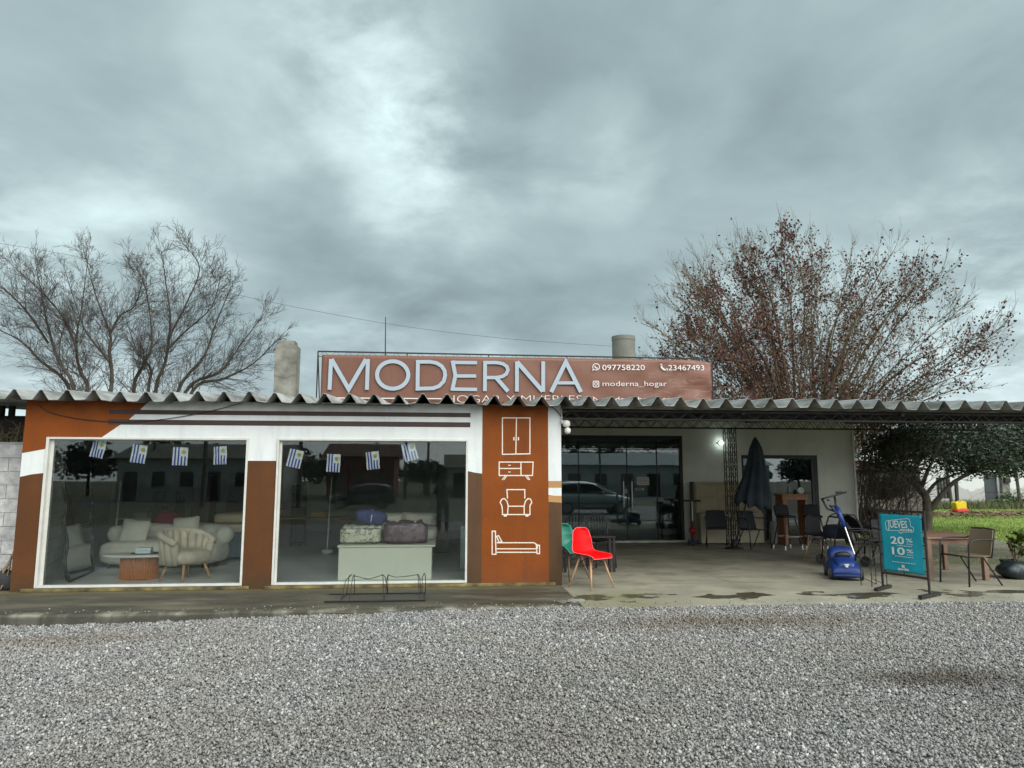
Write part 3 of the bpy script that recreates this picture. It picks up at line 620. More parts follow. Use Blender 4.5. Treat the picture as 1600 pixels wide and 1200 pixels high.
# ================================================================== banner on the roof
BY = 3.0
ban = thing('banner_sign', 'long terracotta banner with pale grey lettering on the roof', 'sign')
bx0, bz1 = F(503, 554, BY); bx1, bz1r = F(1111, 563, BY); bz0 = zr(BY)+.165
def bcloth(a, b):
    x = bx0+(bx1-bx0)*a; zt_ = bz1+(bz1r-bz1)*a; zb = bz0+.0
    y = BY+.006*math.sin(9*a+2*b)+.004*math.sin(31*a)
    k = max(0, (a-.9)/.1); zt_ -= .05*k*k*k; x -= .05*k*(4*(b-.45)**2-1)*-.3*k
    y -= .03*k*math.sin(8*b+22*a)*math.sin(3.14*b)
    if a > .7: y -= .010*max(0, (a-.7)/.3)*math.sin(70*a-14*b)
    if a > .5: y -= .006*math.sin(40*a+9*b)
    return (x, y, zb+(zt_-zb)*b)
def f_ban(t, pos):
    n = t.noise(pos, 1.1, 4); s = t.node('ShaderNodeSeparateXYZ'); t.put(s.inputs[0], pos)
    c = t.ramp(n, (.3, (.145, .058, .034)), (.7, (.182, .076, .046)))
    cr = t.math('MULTIPLY', t.mr(s.outputs[0], 3.2, 5.0, 0, 1), t.mr(t.noise(t.vmath('MULTIPLY', pos, (1, 1, 3.2)), 2.2, 5, .7, 2.5), .53, .60, 0, .35))
    return t.mix(cr, c, (.40, .24, .20)), .5, t.noise(t.vmath('MULTIPLY', pos, (3, 1, .8)), 2.0, 4, .5, 1.0)
M['ban'] = posmat('banner_vinyl', f_ban, .5, .5)
mb = MB(); mb.grid(bcloth, 160, 16); mb.build('banner_cloth', 'ban', ban, smooth=True, solid=.003)
M['let'] = mat('letter_grey', (.34, .40, .45), .6, .04, 3); M['letw'] = mat('letter_white', (.72, .68, .66), .6, .04, 3)
M['letedge'] = mat('letter_outline', (.10, .12, .16), .6, .04, 3)
LY = BY-.030
def bp(u, v): return F(480+u/5, 540+v/5, LY)           # coordinates of the enlarged photo crop
def bp2(u, v): return F(800+u/5, 540+v/5, LY)
mb = MB(); 
LN = [0]
def letter(pts, wd=30, closed=False, f=bp):
    k = (F(700, 590, LY)[0]-F(600, 590, LY)[0])/100/5
    P = [f(*p) for p in pts]; LN[0] += 1; e = .0003*LN[0]; stroke(mb, P, (wd+3)*k, LY-.001-e, LY+.001, 1, closed); stroke(mb, P, wd*k, LY-.010-e, LY-.0085-e+.0001, 0, closed)
letter([(175, 346), (187, 106)]); letter([(190, 106), (325, 340), (460, 106)], 32); letter([(475, 106), (467, 346)])
letter([(668+(122)*math.cos(R(a)), 230+107*math.sin(R(a))) for a in range(0, 360, 10)], 31, True)
letter([(865, 113), (862, 352)]); letter([(864, 127), (960, 127), (1010, 136), (1050, 160), (1073, 195), (1078, 235), (1066, 280), (1030, 317), (985, 334), (862, 337)], 29)
letter([(1135, 118), (1158, 236), (1132, 352)], 30); letter([(1130, 132), (1327, 134)], 27); letter([(1156, 238), (1320, 238)], 27); letter([(1126, 340), (1327, 343)], 27)
letter([(1390, 120), (1388, 356)]); letter([(1390, 133), (1480, 133), (1530, 143), (1560, 165), (1568, 190), (1555, 222), (1525, 242), (1480, 250), (1390, 250)], 27); letter([(1475, 250), (1568, 358)], 32)
letter([(38, 124), (38, 360)], 30, f=bp2); letter([(38, 126), (240, 358)], 34, f=bp2); letter([(243, 124), (243, 362)], 30, f=bp2)
letter([(305, 364), (420, 128), (538, 364)], 33, f=bp2); letter([(350, 292), (490, 292)], 25, f=bp2)
mb.build('lettering', ['let', 'letedge'], ban)
mb = MB(); TL = LY-.002
def line(s, u0, u1, vb, hpx, f=bp2, bold=.0):
    a = f(u0, vb); b = f(u1, vb); h = (f(u0, vb-hpx)[1]-a[1]); text_mb(mb, s, a[0], a[1], h, TL, b[0]-a[0], 0, bold, math.atan2(b[1]-a[1], b[0]-a[0]))
line('097758220', 706, 1038, 191, 42); line('23467493', 1222, 1502, 193, 42); line('moderna_hogar', 708, 1210, 316, 40, bold=-.008); line('modernahogar.com', 708, 1300, 432, 32)
line('HOGAR Y MUEBLES', 1083, 2146, 446, 60, bp, -.022)
P = lambda *pp: [bp2(*p) for p in pp]
stroke(mb, P(*[(657+27*math.cos(R(a)), 166+25*math.sin(R(a))) for a in range(0, 360, 24)]), .014, TL-.002, TL, 0, True); stroke(mb, P((636, 180), (630, 193), (645, 188)), .014, TL-.002, TL)
stroke(mb, P((646, 157), (650, 168), (662, 177), (669, 174)), .02, TL-.002, TL)
stroke(mb, P((1165, 150), (1170, 172), (1188, 188), (1210, 190)), .03, TL-.002, TL); stroke(mb, P((1160, 152), (1172, 148)), .035, TL-.002, TL); stroke(mb, P((1205, 195), (1213, 180)), .035, TL-.002, TL)
stroke(mb, P((634, 284), (640, 278), (672, 278), (678, 284), (678, 316), (672, 323), (640, 323), (634, 316)), .014, TL-.002, TL, 0, True)
stroke(mb, P(*[(656+11*math.cos(R(a)), 300+11*math.sin(R(a))) for a in range(0, 360, 36)]), .013, TL-.002, TL, 0, True); stroke(mb, P((667, 288), (670, 288)), .014, TL-.002, TL)
stroke(mb, P((636, 402), (640, 436), (652, 428), (668, 424)), .013, TL-.002, TL, 0, True)
stroke(mb, [bp(150, 408), bp(1050, 415)], .018, TL-.002, TL)
mb.build('lettering', 'letw', ban)
mb = MB(); a = F(497, 549, BY+.05); b = F(1112, 561, BY+.05); zl = zr(BY)+.15
A = Vector((a[0], BY+.05, a[1])); B = Vector((b[0], BY+.05, b[1])); 
mb.bar(A, B, .026); mb.bar((A.x, BY+.05, zl), A, .022); mb.bar((A.x+.02, BY+.3, zl), A, .018); mb.bar((B.x, BY+.05, zl), B, .022)
A2, B2 = A-Vector((0, 0, .10)), B-Vector((0, 0, .10)); mb.bar(A2, B2, .012)
nn = 34
for k in range(nn):
    p, q, r_ = A2+(B2-A2)*(k/nn), A+(B-A)*((k+.5)/nn), A2+(B2-A2)*((k+1)/nn); mb.tube([p, q, r_], .004, 4, cap=False)
for t_ in (.218, .42, .62, .81): p = A+(B-A)*t_; mb.bar(p, p-Vector((0, 0, .12)), .018); mb.bar((p.x, BY+.06, zl), p, .018); mb.bar((p.x, BY+.9, zl), p-Vector((0, 0, .3)), .015)
mb.build('support_frame', 'rust', ban)
mb = MB(); p = Y(602, 551, BY+.09); q = Y(602.5, 495, BY+.09); mb.tube([p-Vector((0, 0, .95)), p, q], [.014, .012, .007], 6)
tag(mb.build('antenna_rod', 'rust'), 'thin upright antenna rod rising behind the banner letters', 'antenna')
mb = MB(); p = Y(956, 528, 5.0); q = Y(992, 528, 5.0); rr = (q.x-p.x)/2; zt2 = p.z+.03
mb.lathe([(rr*.97, 2.88), (rr*.97, zt2-.10), (rr, zt2-.09), (rr, zt2-.0), (rr*.86, zt2), (rr*.86, zt2-.3)], 28, ((p.x+q.x)/2, 5.0, 0)); 
tag(mb.build('water_tank', mat('tank_concrete', (.28, .29, .24), .9, .5, 4, .6, 30, c2=(.14, .14, .12)), smooth=False), 'round mossy concrete water tank on the roof behind the banner', 'water tank')
def wire(name, uvy, r, label, sag=0, cat='cable'):
    P = [Y(*p) for p in uvy]; Q = []
    for i in range(len(P)-1):
        for k in range(8):
            t_ = k/8; a = P[max(i-1, 0)]; b = P[i]; c = P[i+1]; d = P[min(i+2, len(P)-1)]
            Q.append(.5*((2*b)+(c-a)*t_+(2*a-5*b+4*c-d)*t_*t_+(3*b-a-3*c+d)*t_**3))
    Q.append(P[-1]); m = MB(); m.tube(Q, r, 5); return tag(m.build(name, 'black'), label, cat)
wire('overhead_wire', [(-60, 371, 6.5), (100, 397, 6.3), (250, 430, 6), (400, 467, 5.8), (600, 505, 5.5), (780, 528, 5.2), (956, 541, 5.0)], .0035, 'thin overhead wire running from the left edge down to the water tank')
wire('loose_cable', [(60, 632, -.02), (75, 643, -.02), (110, 652, -.02), (160, 658, -.02), (210, 659, -.02), (270, 653, -.02), (330, 642, -.02), (370, 631.5, -.03), (385, 628, -.05), (420, 628.5, -.06), (520, 632, -.08), (640, 634, -.08)], .005, 'thin black cable drooping across the top of the left facade')
wire('corner_cable', [(853, 634, -.02), (862, 636, -.02), (871, 643, -.02), (877, 652, -.01), (878.5, 662, .03)], .005, 'short black cable hooking down to the security light')
t0 = thing('security_light', 'white twin-globe security light at the corner of the white strip', 'outdoor light')
mb = MB(); c = Y(885, 662, -.03); mb.blob((c.x, c.y, c.z), (.058, .055, .056), p=2.4); c2 = Y(887, 673, -.03); mb.blob((c2.x, c2.y, c2.z), (.048, .05, .05), p=2.2); mb.build('lamp_globe', mat('opal_white', (.75, .74, .68), .4, .03), t0, smooth=True)
mb = MB(); mb.box(XR-.0, c.x-.03, -.04, .0, c.z+.0, c.z+.05); mb.tube([(XR+.01, -.02, c.z+.22), (XR+.01, -.02, c.z+.04)], .008, 6); mb.build('bracket', 'frame', t0)
t0 = thing('wall_lamp', 'small lit round lamp on the porch wall beside the lattice column', 'wall lamp')
c = Y(1127, 692, RY0-.09); mb = MB(); mb.lathe([(.03, -.03), (.045, -.02), (.045, .0)], 14); mb.xf(TR(c.x, RY0-.05, c.z) @ RX(R(90))); mb.tube([(c.x-.07, RY0-.01, c.z), (c.x-.02, RY0-.05, c.z)], .02, 8); mb.build('lamp_base', 'frame', t0)
mb = MB(); mb.blob(tuple(c), (.045, .04, .045)); mb.build('bulb', emat('bulb_glow', (.85, 1, .95), 14), t0, smooth=True)

# ================================================================== flags in the windows
M['fw'] = mat('flag_white', (.72, .74, .76), .8, .03); M['fb'] = mat('flag_blue', (.02, .06, .34), .8, .05); M['fs'] = mat('flag_sun', (.42, .40, .06), .8, .1)
def flag_mesh():
    W_, H_ = .20, .262; m = MB()     # hung by its long edge: stripes run down, canton at the top right
    def cl(x, z): return .006*math.sin(x*30+z*14)+.004*math.sin(z*40)
    for i in range(9):
        x0, x1 = -W_/2+W_*i/9, -W_/2+W_*(i+1)/9
        for j in range(6):
            z0, z1 = -H_*j/6, -H_*(j+1)/6
            cant = i >= 4 and j < 3
            m.add([(x0, cl(x0, z0), z0), (x1, cl(x1, z0), z0), (x1, cl(x1, z1), z1), (x0, cl(x0, z1), z1)], [(0, 1, 2, 3)], 0 if cant else (1 if i % 2 else 0))
    o = m.build('flag', ['fw', 'fb']); md = o.modifiers.new('s', 'SOLIDIFY'); md.thickness = .001
    m = MB(); cx, cz = W_*.22, -H_*.25; n = 16; m.add([(cx, -.008, cz)]+[(cx+(.034 if k % 2 else .022)*math.cos(math.pi*k/n), -.008, cz+(.034 if k % 2 else .022)*math.sin(math.pi*k/n)) for k in range(2*n)], [(0, 1+k, 1+(k+1) % (2*n)) for k in range(2*n)])
    s = m.build('sun_emblem', 'fs', o); s.modifiers.new('s', 'SOLIDIFY').thickness = .001; return o
fl0 = flag_mesh(); fl0['category'] = 'flag'; fl0['group'] = 'small striped flags hung in the shop windows'
FY = .13
where = ['leftmost flag of the left window, tilted', 'second flag from the left in the left window', 'third flag from the left in the left window', 'rightmost flag of the left window',
         'leftmost flag of the right window, tilted', 'second flag from the left in the right window, hanging straight', 'third flag from the left in the right window', 'rightmost flag of the right window, strongly tilted']
for i, (u, v, a) in enumerate(((153, 701, -11), (217, 709, -7), (281.5, 713, -1), (344, 711.5, 2), (461, 716.5, -12), (521, 723.5, -2), (582.5, 719.5, 6), (640.5, 706, 15))):
    o = fl0 if i == 0 else copy_tree(fl0); p = Y(u, v, FY)
    o.location = (p.x, FY, p.z); o.rotation_euler = (0, -R(a), R((-9, 6, 14, -12, 10, -6, -14, 8)[i])); o.location = Vector(o.location)+Matrix.Rotation(-R(a), 3, 'Y') @ Vector((0, 0, .131))
    o['label'] = 'small blue and white striped '+where[i]
for (a, b), ps, lb in ((W1, ((153, 689), (217, 696), (281, 700), (344, 698)), 'left'), (W2, ((461, 703), (521, 710), (582, 706), (641, 694)), 'right')):
    P = [Vector((a+.1, FY+.006, 2.075))]+[Y(u, v, FY+.006) for u, v in ps]+[Vector((b-.05, FY+.006, 2.06))]; m = MB(); m.tube(P, .0012, 4)
    tag(m.build('flag_string', 'black'), 'thin string carrying the flags inside the %s window' % lb, 'string')

# ================================================================== inside the left window
FZ = .05
M['boucle'] = mat('cream_fabric', (.66, .64, .54), .95, .08, 5, .8, 220); M['velvet'] = mat('beige_velvet', (.56, .49, .37), .8, .18, 7, .4, 200); M['teal'] = mat('bluegrey_fabric', (.12, .16, .19), .9, .2, 5, .5, 200)
def cushion(w, h, d, m='boucle', name='cushion', par=None):
    b = MB(); 
    def fn(v):
        x, z = v.x/(w/2), v.z/(h/2); k = (1-abs(x)**6)*(1-abs(z)**6); pin = 1-.10*(1-abs(x)**2)*(abs(z) > .6)-.0
        return Vector((v.x*(1-.08*(1-z*z)*abs(x)), v.y*max(.12, k), v.z*(1-.10*(1-x*x)*abs(z))))
    b.blob((0, 0, 0), (w/2, d/2, h/2), (28, 16), 7, fn=fn); return b
# wavy mirror leaning along the left wall
p0, p1 = G(100, 913, FZ), G(146, 893, FZ); dv = (p1-p0); L = dv.length; ang = math.atan2(dv.y, dv.x); Hm = 1.98
mir = thing('wavy_mirror', 'tall wavy-edged black framed mirror leaning at the left window side', 'mirror', (p0.x, p0.y, FZ), ang)
def wav(z): return .055*math.cos(z/Hm*2*math.pi*3.5)
prof = [(.06+wav(0), .0)]; lf = []; rg = []
for k in range(61):
    z = Hm*k/60; e = min(1, min(z, Hm-z)/.12+.0); e = math.sqrt(max(0, 1-(1-e)**2)) if e < 1 else 1; ins = (1-e)*.16
    lf.append((.07+wav(z)+ins, z)); rg.append((L-.07+wav(z)-ins if False else L-.07-wav(z)*-1-ins, z))
ring = lf+rg[::-1]
b = MB(); b.prism(ring, -.01, .02); b.build('mirror_back', 'black', mir); b = MB(); stroke(b, ring, .05, -.03, -.009, 0, True); b.build('mirror_frame', 'black', mir)
b = MB(); b.prism([(x*.97+L*.015, .012+z*.988) for x, z in ring], -.013, -.0105); b.build('mirror_glass', 'mirror', mir)
mir.rotation_euler = (R(-5), 0, ang)
# curved sofa
s = G(245, 884, FZ); sofa = thing('sofa', 'cream boucle sofa with rounded back in the left window', 'sofa', (-4.75, 2.45, FZ), R(-6))
b = MB(); b.blob((0, 0, .25), (1.02, .46, .21), (30, 12), 4.5); b.build('seat', 'boucle', sofa, smooth=True)
b = MB(); b.tube([(.96*math.sin(R(a))*1.0, .12+.36*math.cos(R(a))*1.0, .52+.05*math.cos(R(a))) for a in range(-100, 101, 10)], [.10]+[.15]*19+[.10], 12); b.build('backrest', 'boucle', sofa, smooth=True)

for x in (-.8, .8):
    for y in (-.3, .3): b = MB(); b.tube([(x, y, 0), (x, y, .06)], .025, 8); b.build('leg', 'black', sofa)
for nm, u, v, y, a, lb in (('sofa_cushion', 210, 831, 2.35, 10, 'square cream cushion standing at the left end of the sofa'), ('sofa_cushion', 290, 826, 2.5, -14, 'cream cushion leaning behind the shell armchair')):
    p = Y(u, v, y); o = cushion(.50, .44, .20).build(nm, 'boucle', smooth=True); o.location = p; o.rotation_euler = (R(-16), R(a*.4), R(-8)); tag(o, lb, 'cushion')
# coffee table
p0, p1 = G(181, 908, FZ), G(237, 906, FZ); c = (p0+p1)/2+Vector((0, .16, 0)); ct = thing('coffee_table', 'oval white-topped coffee table on a slatted reddish wood base', 'coffee table', (c.x, c.y, FZ), 0)
b = MB(); b.lathe([(.20, .012), (.215, .02), (.215, .325)], 40, sx=1.22, sy=.8, m=0)
for k in range(44):
    a = 2*math.pi*k/44; x, y = .262*math.cos(a), .172*math.sin(a); b.tube([(x, y, .0), (x, y, .33)], .0135, 6)
b.build('base', mat('slat_wood', (.42, .16, .06), .5, .15, 12, .1, 60), ct)
b = MB(); b.lathe([(.40, .33), (.475, .345), (.48, .365), (.46, .375), (0.0, .376)], 48, sx=1.12, sy=.62); b.build('table_top', mat('pale_stone', (.70, .71, .66), .35, .05, 3), ct, smooth=False)
tr = thing('tray', 'round dark tray on the coffee table', 'tray', (c.x+.08, c.y-.04, FZ+.377)); b = MB(); b.lathe([(.15, 0), (.165, .012), (.155, .012), (.145, .005), (0, .004)], 28, sx=1.25, sy=.75); b.build('tray_dish', 'black', tr)
b = MB(); b.box(-.11, .11, -.07, .07, 0, .04); b.box(-.105, .105, -.065, .065, .042, .085, rot=RZ(R(6))); o = b.build('book_stack', mat('pale_books', (.55, .62, .60), .7, .05), bevel=.004); o.location = (c.x+.08, c.y-.05, FZ+.383); tag(o, 'pale stacked books on the tray of the coffee table', 'books')
# shell armchair
p = (G(288, 914, FZ)+G(316, 905, FZ)+G(251, 912, FZ)+G(280, 902, FZ))/4; ac = thing('shell_armchair', 'beige velvet shell armchair with channelled back and wooden legs', 'armchair', (-3.80, .66, FZ), R(60)); ac.scale = (.97, .97, .97)
b = MB(); b.blob((0, .0, .36), (.33, .31, .12), (28, 10), 3); b.build('seat', 'velvet', ac, smooth=True)
b = MB(); nch = 12
for k in range(nch):        # upholstered channels standing round the seat
    a = R(-112+224*k/(nch-1)); hgt = .74-.16*(abs(a)/R(112))**2.2; x, y = math.sin(a), math.cos(a)
    b.tube([(x*.31, y*.28, .26), (x*.335, y*.31, .40), (x*.36, y*.335, hgt-.06), (x*.365, y*.34, hgt)], [.045, .060, .064, .035], 10)
b.build('backrest', 'velvet', ac, smooth=True)
b = MB(); pts = [(.395*math.sin(R(a)), .37*math.cos(R(a)), .755-.155*(abs(a)/112)**2.2) for a in range(-116, 117, 8)]; b.tube([(x, y, z-.02) for x, y, z in pts], .045, 8)
def shellf(a, t_): ang_ = R(-116+232*a); r = .395-.10*(1-t_)**1.6; return (r*math.sin(ang_), r*.93*math.cos(ang_), .24+(.73-.155*(abs(-116+232*a)/112)**2.2-.24)*t_)
b.grid(shellf, 36, 8); b.build('shell', 'velvet', ac, smooth=True, solid=.02)
for x in (-.22, .22):
    for y in (-.2, .2): b = MB(); b.tube([(x*.85, y*.85, .27), (x*1.2, y*1.2, 0)], [.026, .013], 10); b.build('leg', 'lwood', ac, smooth=True)
# things deeper in the shop behind the sofa
def bedset(name, label, u0, u1, vb, y, h, dep, mname, extra=None):
    a, b_ = Y(u0, vb, y), Y(u1, vb, y); t = thing(name, label, 'bed', ((a.x+b_.x)/2, y+dep/2, FZ)); w_ = (b_.x-a.x)/2
    q = MB(); q.box(-w_, w_, -dep/2, dep/2, .04, h); q.build('bed_base', mname, t, bevel=.02); return t, w_
t, w_ = bedset('mattress_bed', 'dark blue grey bed base carrying pale stacked mattresses behind the armchair', 318, 392, 880, 3.4, .48, 1.4, 'teal')
for k, (zz, dx) in enumerate(((.485, 0), (.66, -.03))):
    q = MB(); q.blob((dx, 0, zz+.085), (w_*(.98-.22*k), .68-.1*k, .085), (32, 10), 8); q.build('mattress', mat('mattress_beige', (.60, .51, .36), .9, .06, 3, .3, 100, seed=k), t, smooth=True)
p = Y(277, 815, 2.9); am = thing('arched_mirror', 'black arched standing mirror behind the sofa', 'mirror', (p.x, 3.3, FZ))
b = MB(); w_ = .21; pts = [(-w_, 0), (-w_, 1.12)]+[(w_*math.cos(R(a)), 1.12+.24*math.sin(R(a))) for a in range(165, 0, -15)]+[(w_, 1.12), (w_, 0)]; stroke(b, pts, .025, -.015, .015); b.build('arch_frame', 'black', am)
b = MB(); q = MB()
for k in range(9): q.tube([(-.12+.02*k*.6, -.05, 1.28-.02*k), (-.19+.035*k*.6, -.07, .75)], [.012, .02], 6)
q.build('draped_cloth', 'blackfab', am)
o = cushion(.42, .32, .2).build('red_cushion', mat('wine_velvet', (.16, .012, .03), .8, .2), smooth=True); p = Y(262, 809, 3.0); o.location = (p.x, 3.0, p.z-.02); o.rotation_euler = (R(-50), R(18), 0); tag(o, 'dark red cushion lying behind the sofa back', 'cushion')
st = thing('display_stand', 'thin pale metal display pole leaning behind the sofa', 'stand', (0, 0, 0)); b = MB(); a_ = G(183, 832, FZ); P1 = Y(188, 752, 4.6); P0 = Y(180, 833, 4.6); b.tube([(P0.x, 4.6, FZ), (P1.x, 4.6, P1.z)], .022, 8); b.build('pole', 'frame', st); b = MB(); P2 = Y(234, 811, 3.1); P3 = Y(182, 811, 3.1); b.tube([(P3.x, 3.1, FZ), (P3.x, 3.1, P3.z), (P2.x, 3.1, P2.z), (P2.x, 3.1, FZ)], .014, 8); b.build('frame', 'frame', st)
fr = thing('picture_frame', 'dark framed panel standing behind the sofa beside the arched mirror', 'picture', (0, 0, 0)); a_, c_ = Y(239, 815, 3.9), Y(257, 767, 3.9); b = MB(); b.box(a_.x, c_.x, 3.9, 3.94, a_.z-.5, c_.z); b.build('panel', mat('slate', (.03, .045, .055), .5, .1), fr); b = MB(); stroke(b, [(a_.x, a_.z-.5), (a_.x, c_.z), (c_.x, c_.z), (c_.x, a_.z-.5)], .03, 3.88, 3.899); b.build('frame', 'black', fr)
for k, (u0, u1, v0, v1, y, c, lb, nm, ct_) in enumerate(((207, 232, 800, 845, 5.2, (.30, .31, .29), 'grey cardboard carton behind the sofa cushion', 'carton', 'box'), (232, 250, 790, 845, 5.6, (.16, .20, .21), 'blue grey cabinet behind the sofa', 'cabinet', 'cabinet'), (296, 330, 742, 845, 6.3, (.13, .12, .10), 'tall brown wardrobe at the back behind the arched mirror', 'wardrobe', 'wardrobe'), (352, 392, 740, 840, 6.6, (.04, .022, .020), 'dark wooden wardrobe at the back of the left window view', 'wardrobe', 'wardrobe'))):
    a_, c_ = Y(u0, v1, y), Y(u1, v0, y); t = thing(nm, lb, ct_, ((a_.x+c_.x)/2, y, FZ)); w_ = (c_.x-a_.x)/2; h_ = c_.z-FZ; b = MB(); b.box(-w_, w_, 0, .5, 0, h_); b.build('body', mat('cabinet_finish', c, .6, .1, 3, seed=k+1), t, bevel=.01)
    b = MB(); b.box(-w_+.02, -.005, -.018, -.001, .06, h_-.03); b.box(.005, w_-.02, -.018, -.001, .06, h_-.03); b.build('door_panels', mat('cabinet_front', tuple(x*1.15 for x in c), .55, .1, 3, seed=k+9), t, bevel=.004)

# ================================================================== inside the right window
p0, p1 = G(525, 907, FZ), G(676, 907, FZ); hb = Y(600, 852, p0.y).z
bd = thing('display_bed', 'pale grey green bed base close behind the right window', 'bed', ((p0.x+p1.x)/2, p0.y, FZ)); w_ = (p1.x-p0.x)/2
M['sage'] = mat('pale_sage', (.76, .78, .64), .6, .04, 2, .1, 60)
b = MB(); b.box(-w_+.02, w_-.02, .02, 1.9, 0, hb-FZ-.035); b.build('bed_base', 'sage', bd, bevel=.01)
b = MB(); b.box(-w_-.0, w_+.03, .0, 1.92, hb-FZ-.03, hb-FZ); b.build('top_board', 'sage', bd, bevel=.008)
b = MB(); b.blob((.12, 1.35, hb-FZ+.09), (w_*.9, .55, .09), (32, 10), 7); b.build('mattress', 'boucle', bd, smooth=True)
for u, v, y, lb in ((606, 811, 2.3, 'pale pillow at the back of the display bed, left one'), (655, 811, 2.2, 'pale pillow at the back of the display bed, right one')):
    o = cushion(.62, .24, .36).build('pillow', 'boucle', smooth=True); p = Y(u, v, y); o.location = p; o.rotation_euler = (0, R(2), 0); tag(o, lb, 'pillow', 'pillows on the display bed')
def bagmb(w_, d, h, seed):
    r = random.Random(seed); ph = [r.uniform(0, 6) for _ in range(6)]; b = MB()
    def fn(v): k = .014*math.sin(v.x*26+ph[0])*math.sin(v.z*34+ph[1])+.01*math.sin(v.x*61+v.z*40+ph[2])+.008*math.sin(v.y*50+ph[3]); return v*(1+k*1.6)+Vector((0, 0, k if v.z > 0 else 0))
    b.blob((0, 0, h/2), (w_/2, d/2, h/2), (48, 24), 5.5, fn=fn); return b
def f_com(c1, c2, sc_, th=.5):
    m = bpy.data.materials.new('comforter'); m.use_nodes = True; t = NT(m.node_tree); p = t.n['Principled BSDF']; co = t.node('ShaderNodeTexCoord').outputs['Object']
    n = t.noise(co, sc_, 3, .5, 2.5); t.put(p.inputs['Base Color'], t.mix(t.mr(n, th-.04, th+.06, 0, 1), c1, c2)); p.inputs['Roughness'].default_value = .35; p.inputs['Coat Weight'].default_value = .5; p.inputs['Coat Roughness'].default_value = .15
    bn = t.node('ShaderNodeBump'); bn.inputs['Strength'].default_value = .7; bn.inputs['Distance'].default_value = .02; t.put(bn.inputs['Height'], t.noise(co, 11, 4, .5, 1.5)); t.link(bn.outputs[0], p.inputs['Normal']); return m
for u0, u1, v0, v1, y, d, m, lb, sd in ((530, 595, 822, 853, .62, .42, f_com((.62, .60, .45), (.24, .24, .18), 9, .55), 'pale patterned quilt in a zipped clear bag at the left of the bed', 1), (598, 668, 816, 853.5, .62, .46, f_com((.10, .05, .065), (.17, .11, .12), 5), 'dark plum quilt in a zipped clear bag at the right of the bed', 2)):
    a_, c_ = Y(u0, v1, y), Y(u1, v0, y); t = thing('quilt_bag', lb, 'quilt bag', ((a_.x+c_.x)/2, y+d/2-.05, hb+.001), R(2)); W_ = c_.x-a_.x; H_ = c_.z-hb
    bagmb(W_, d, H_, sd).build('quilt', m, t, smooth=True); b = MB()
    for zz in (.06*H_+.01, H_*.86): b.tube([(sx_*W_*.492*abs(math.cos(R(a)))**.35*(1 if math.cos(R(a)) > 0 else -1)/sx_, d*.492*abs(math.sin(R(a)))**.35*(1 if math.sin(R(a)) > 0 else -1), zz) for sx_ in (1,) for a in range(5, 360, 10)], .005, 5, closed=True)
    b.build('zip_piping', 'black', t)
    if sd == 2: b = MB(); [b.tube([(x+.05*math.cos(q_*1.3)*.4, -.1+.2*math.sin(q_+x*9)*.4, H_+.003), (x+.03, .0+.05*math.sin(q_), H_+.006), (x+.06, .06*math.cos(q_), H_+.003)], .008, 5) for q_, x in enumerate((-.02, .04, .10, .15, .20))]; b.build('light_print', 'fw', t, smooth=True)
p = Y(579, 808, .75); t = thing('rolled_blanket', 'rolled navy blanket tied with a pale band on the pale quilt bag', 'blanket', (p.x, .78, p.z-.0), R(4), ry=R(7))
b = MB(); b.blob((0, 0, 0), (.25, .14, .115), (28, 16), 2.8, fn=lambda v: v*(1+.03*math.sin(v.x*30+v.z*25))); b.build('blanket', mat('navy_quilt', (.05, .065, .17), .8, .25, 14, .7, 60), t, smooth=True)
b = MB(); b.tube([(.015, .143*math.cos(R(a)), .118*math.sin(R(a))) for a in range(0, 360, 15)], .007, 6, closed=True); b.build('band', 'fw', t, smooth=True)
for u0, u1, v0, v1, y, c, lb, nm, ct_ in ((677, 700, 815, 866, 4.2, (.22, .18, .17), 'mauve grey upright mattress standing behind the display bed', 'upright_mattress', 'mattress'), (719, 729, 822, 893, 1.6, (.40, .50, .48), 'pale teal board leaning at the right edge of the right window', 'leaning_board', 'board'), (672, 685, 700, 815, 4.6, (.14, .14, .13), 'grey square column inside the shop behind the display bed', 'inner_column', 'column'),
        (455, 476, 757, 832, 6.0, (.035, .03, .028), 'dark shelf unit at the back left of the right window', 'shelf_unit', 'shelf'), (485, 509, 800, 808, 5.5, (.30, .22, .07), 'small yellow box on a table deep in the shop', 'yellow_box', 'box'), (430, 458, 795, 830, 6.2, (.22, .18, .14), 'brown carton stack deep in the shop beside the dark shelf', 'carton', 'box'), (524, 545, 728, 782, 6.4, (.16, .17, .16), 'pale panel hanging at the back of the shop behind the flags', 'hanging_panel', 'panel')):
    a_, c_ = Y(u0, v1, y), Y(u1, v0, y); z0 = a_.z if nm in ('hanging_panel', 'yellow_box') else FZ; zc_ = 2.415 if nm == 'inner_column' else c_.z; b = MB(); b.box(a_.x, c_.x, y, y+.18, z0, zc_)
    if nm == 'shelf_unit':
        b = MB(); b.box(a_.x, c_.x, y+.3, y+.32, z0, zc_); [b.box(a_.x, c_.x, y, y+.3, z, z+.02) for z in (.1, .5, .9, 1.2)]; [b.box(x, x+.02, y, y+.3, z0, zc_) for x in (a_.x-.02, c_.x)]
    tag(b.build(nm, mat(nm+'_finish', c, .7, .12, 3, .2, 50), bevel=.012), lb, ct_)
t = thing('low_table', 'low wooden table deep in the shop under the yellow box', 'table', (Y(497, 808, 5.6).x, 5.6, FZ)); zt_ = Y(497, 808, 5.5).z-FZ; b = MB(); b.box(-.9, 1.2, -.25, .4, zt_-.04, zt_-.002); b.build('table_top', 'twood', t, bevel=.01); [MB().box(x, x+.05, y, y+.05, 0, zt_-.04).build('leg', 'twood', t) for x in (-.88, 1.12) for y in (-.22, .3)]
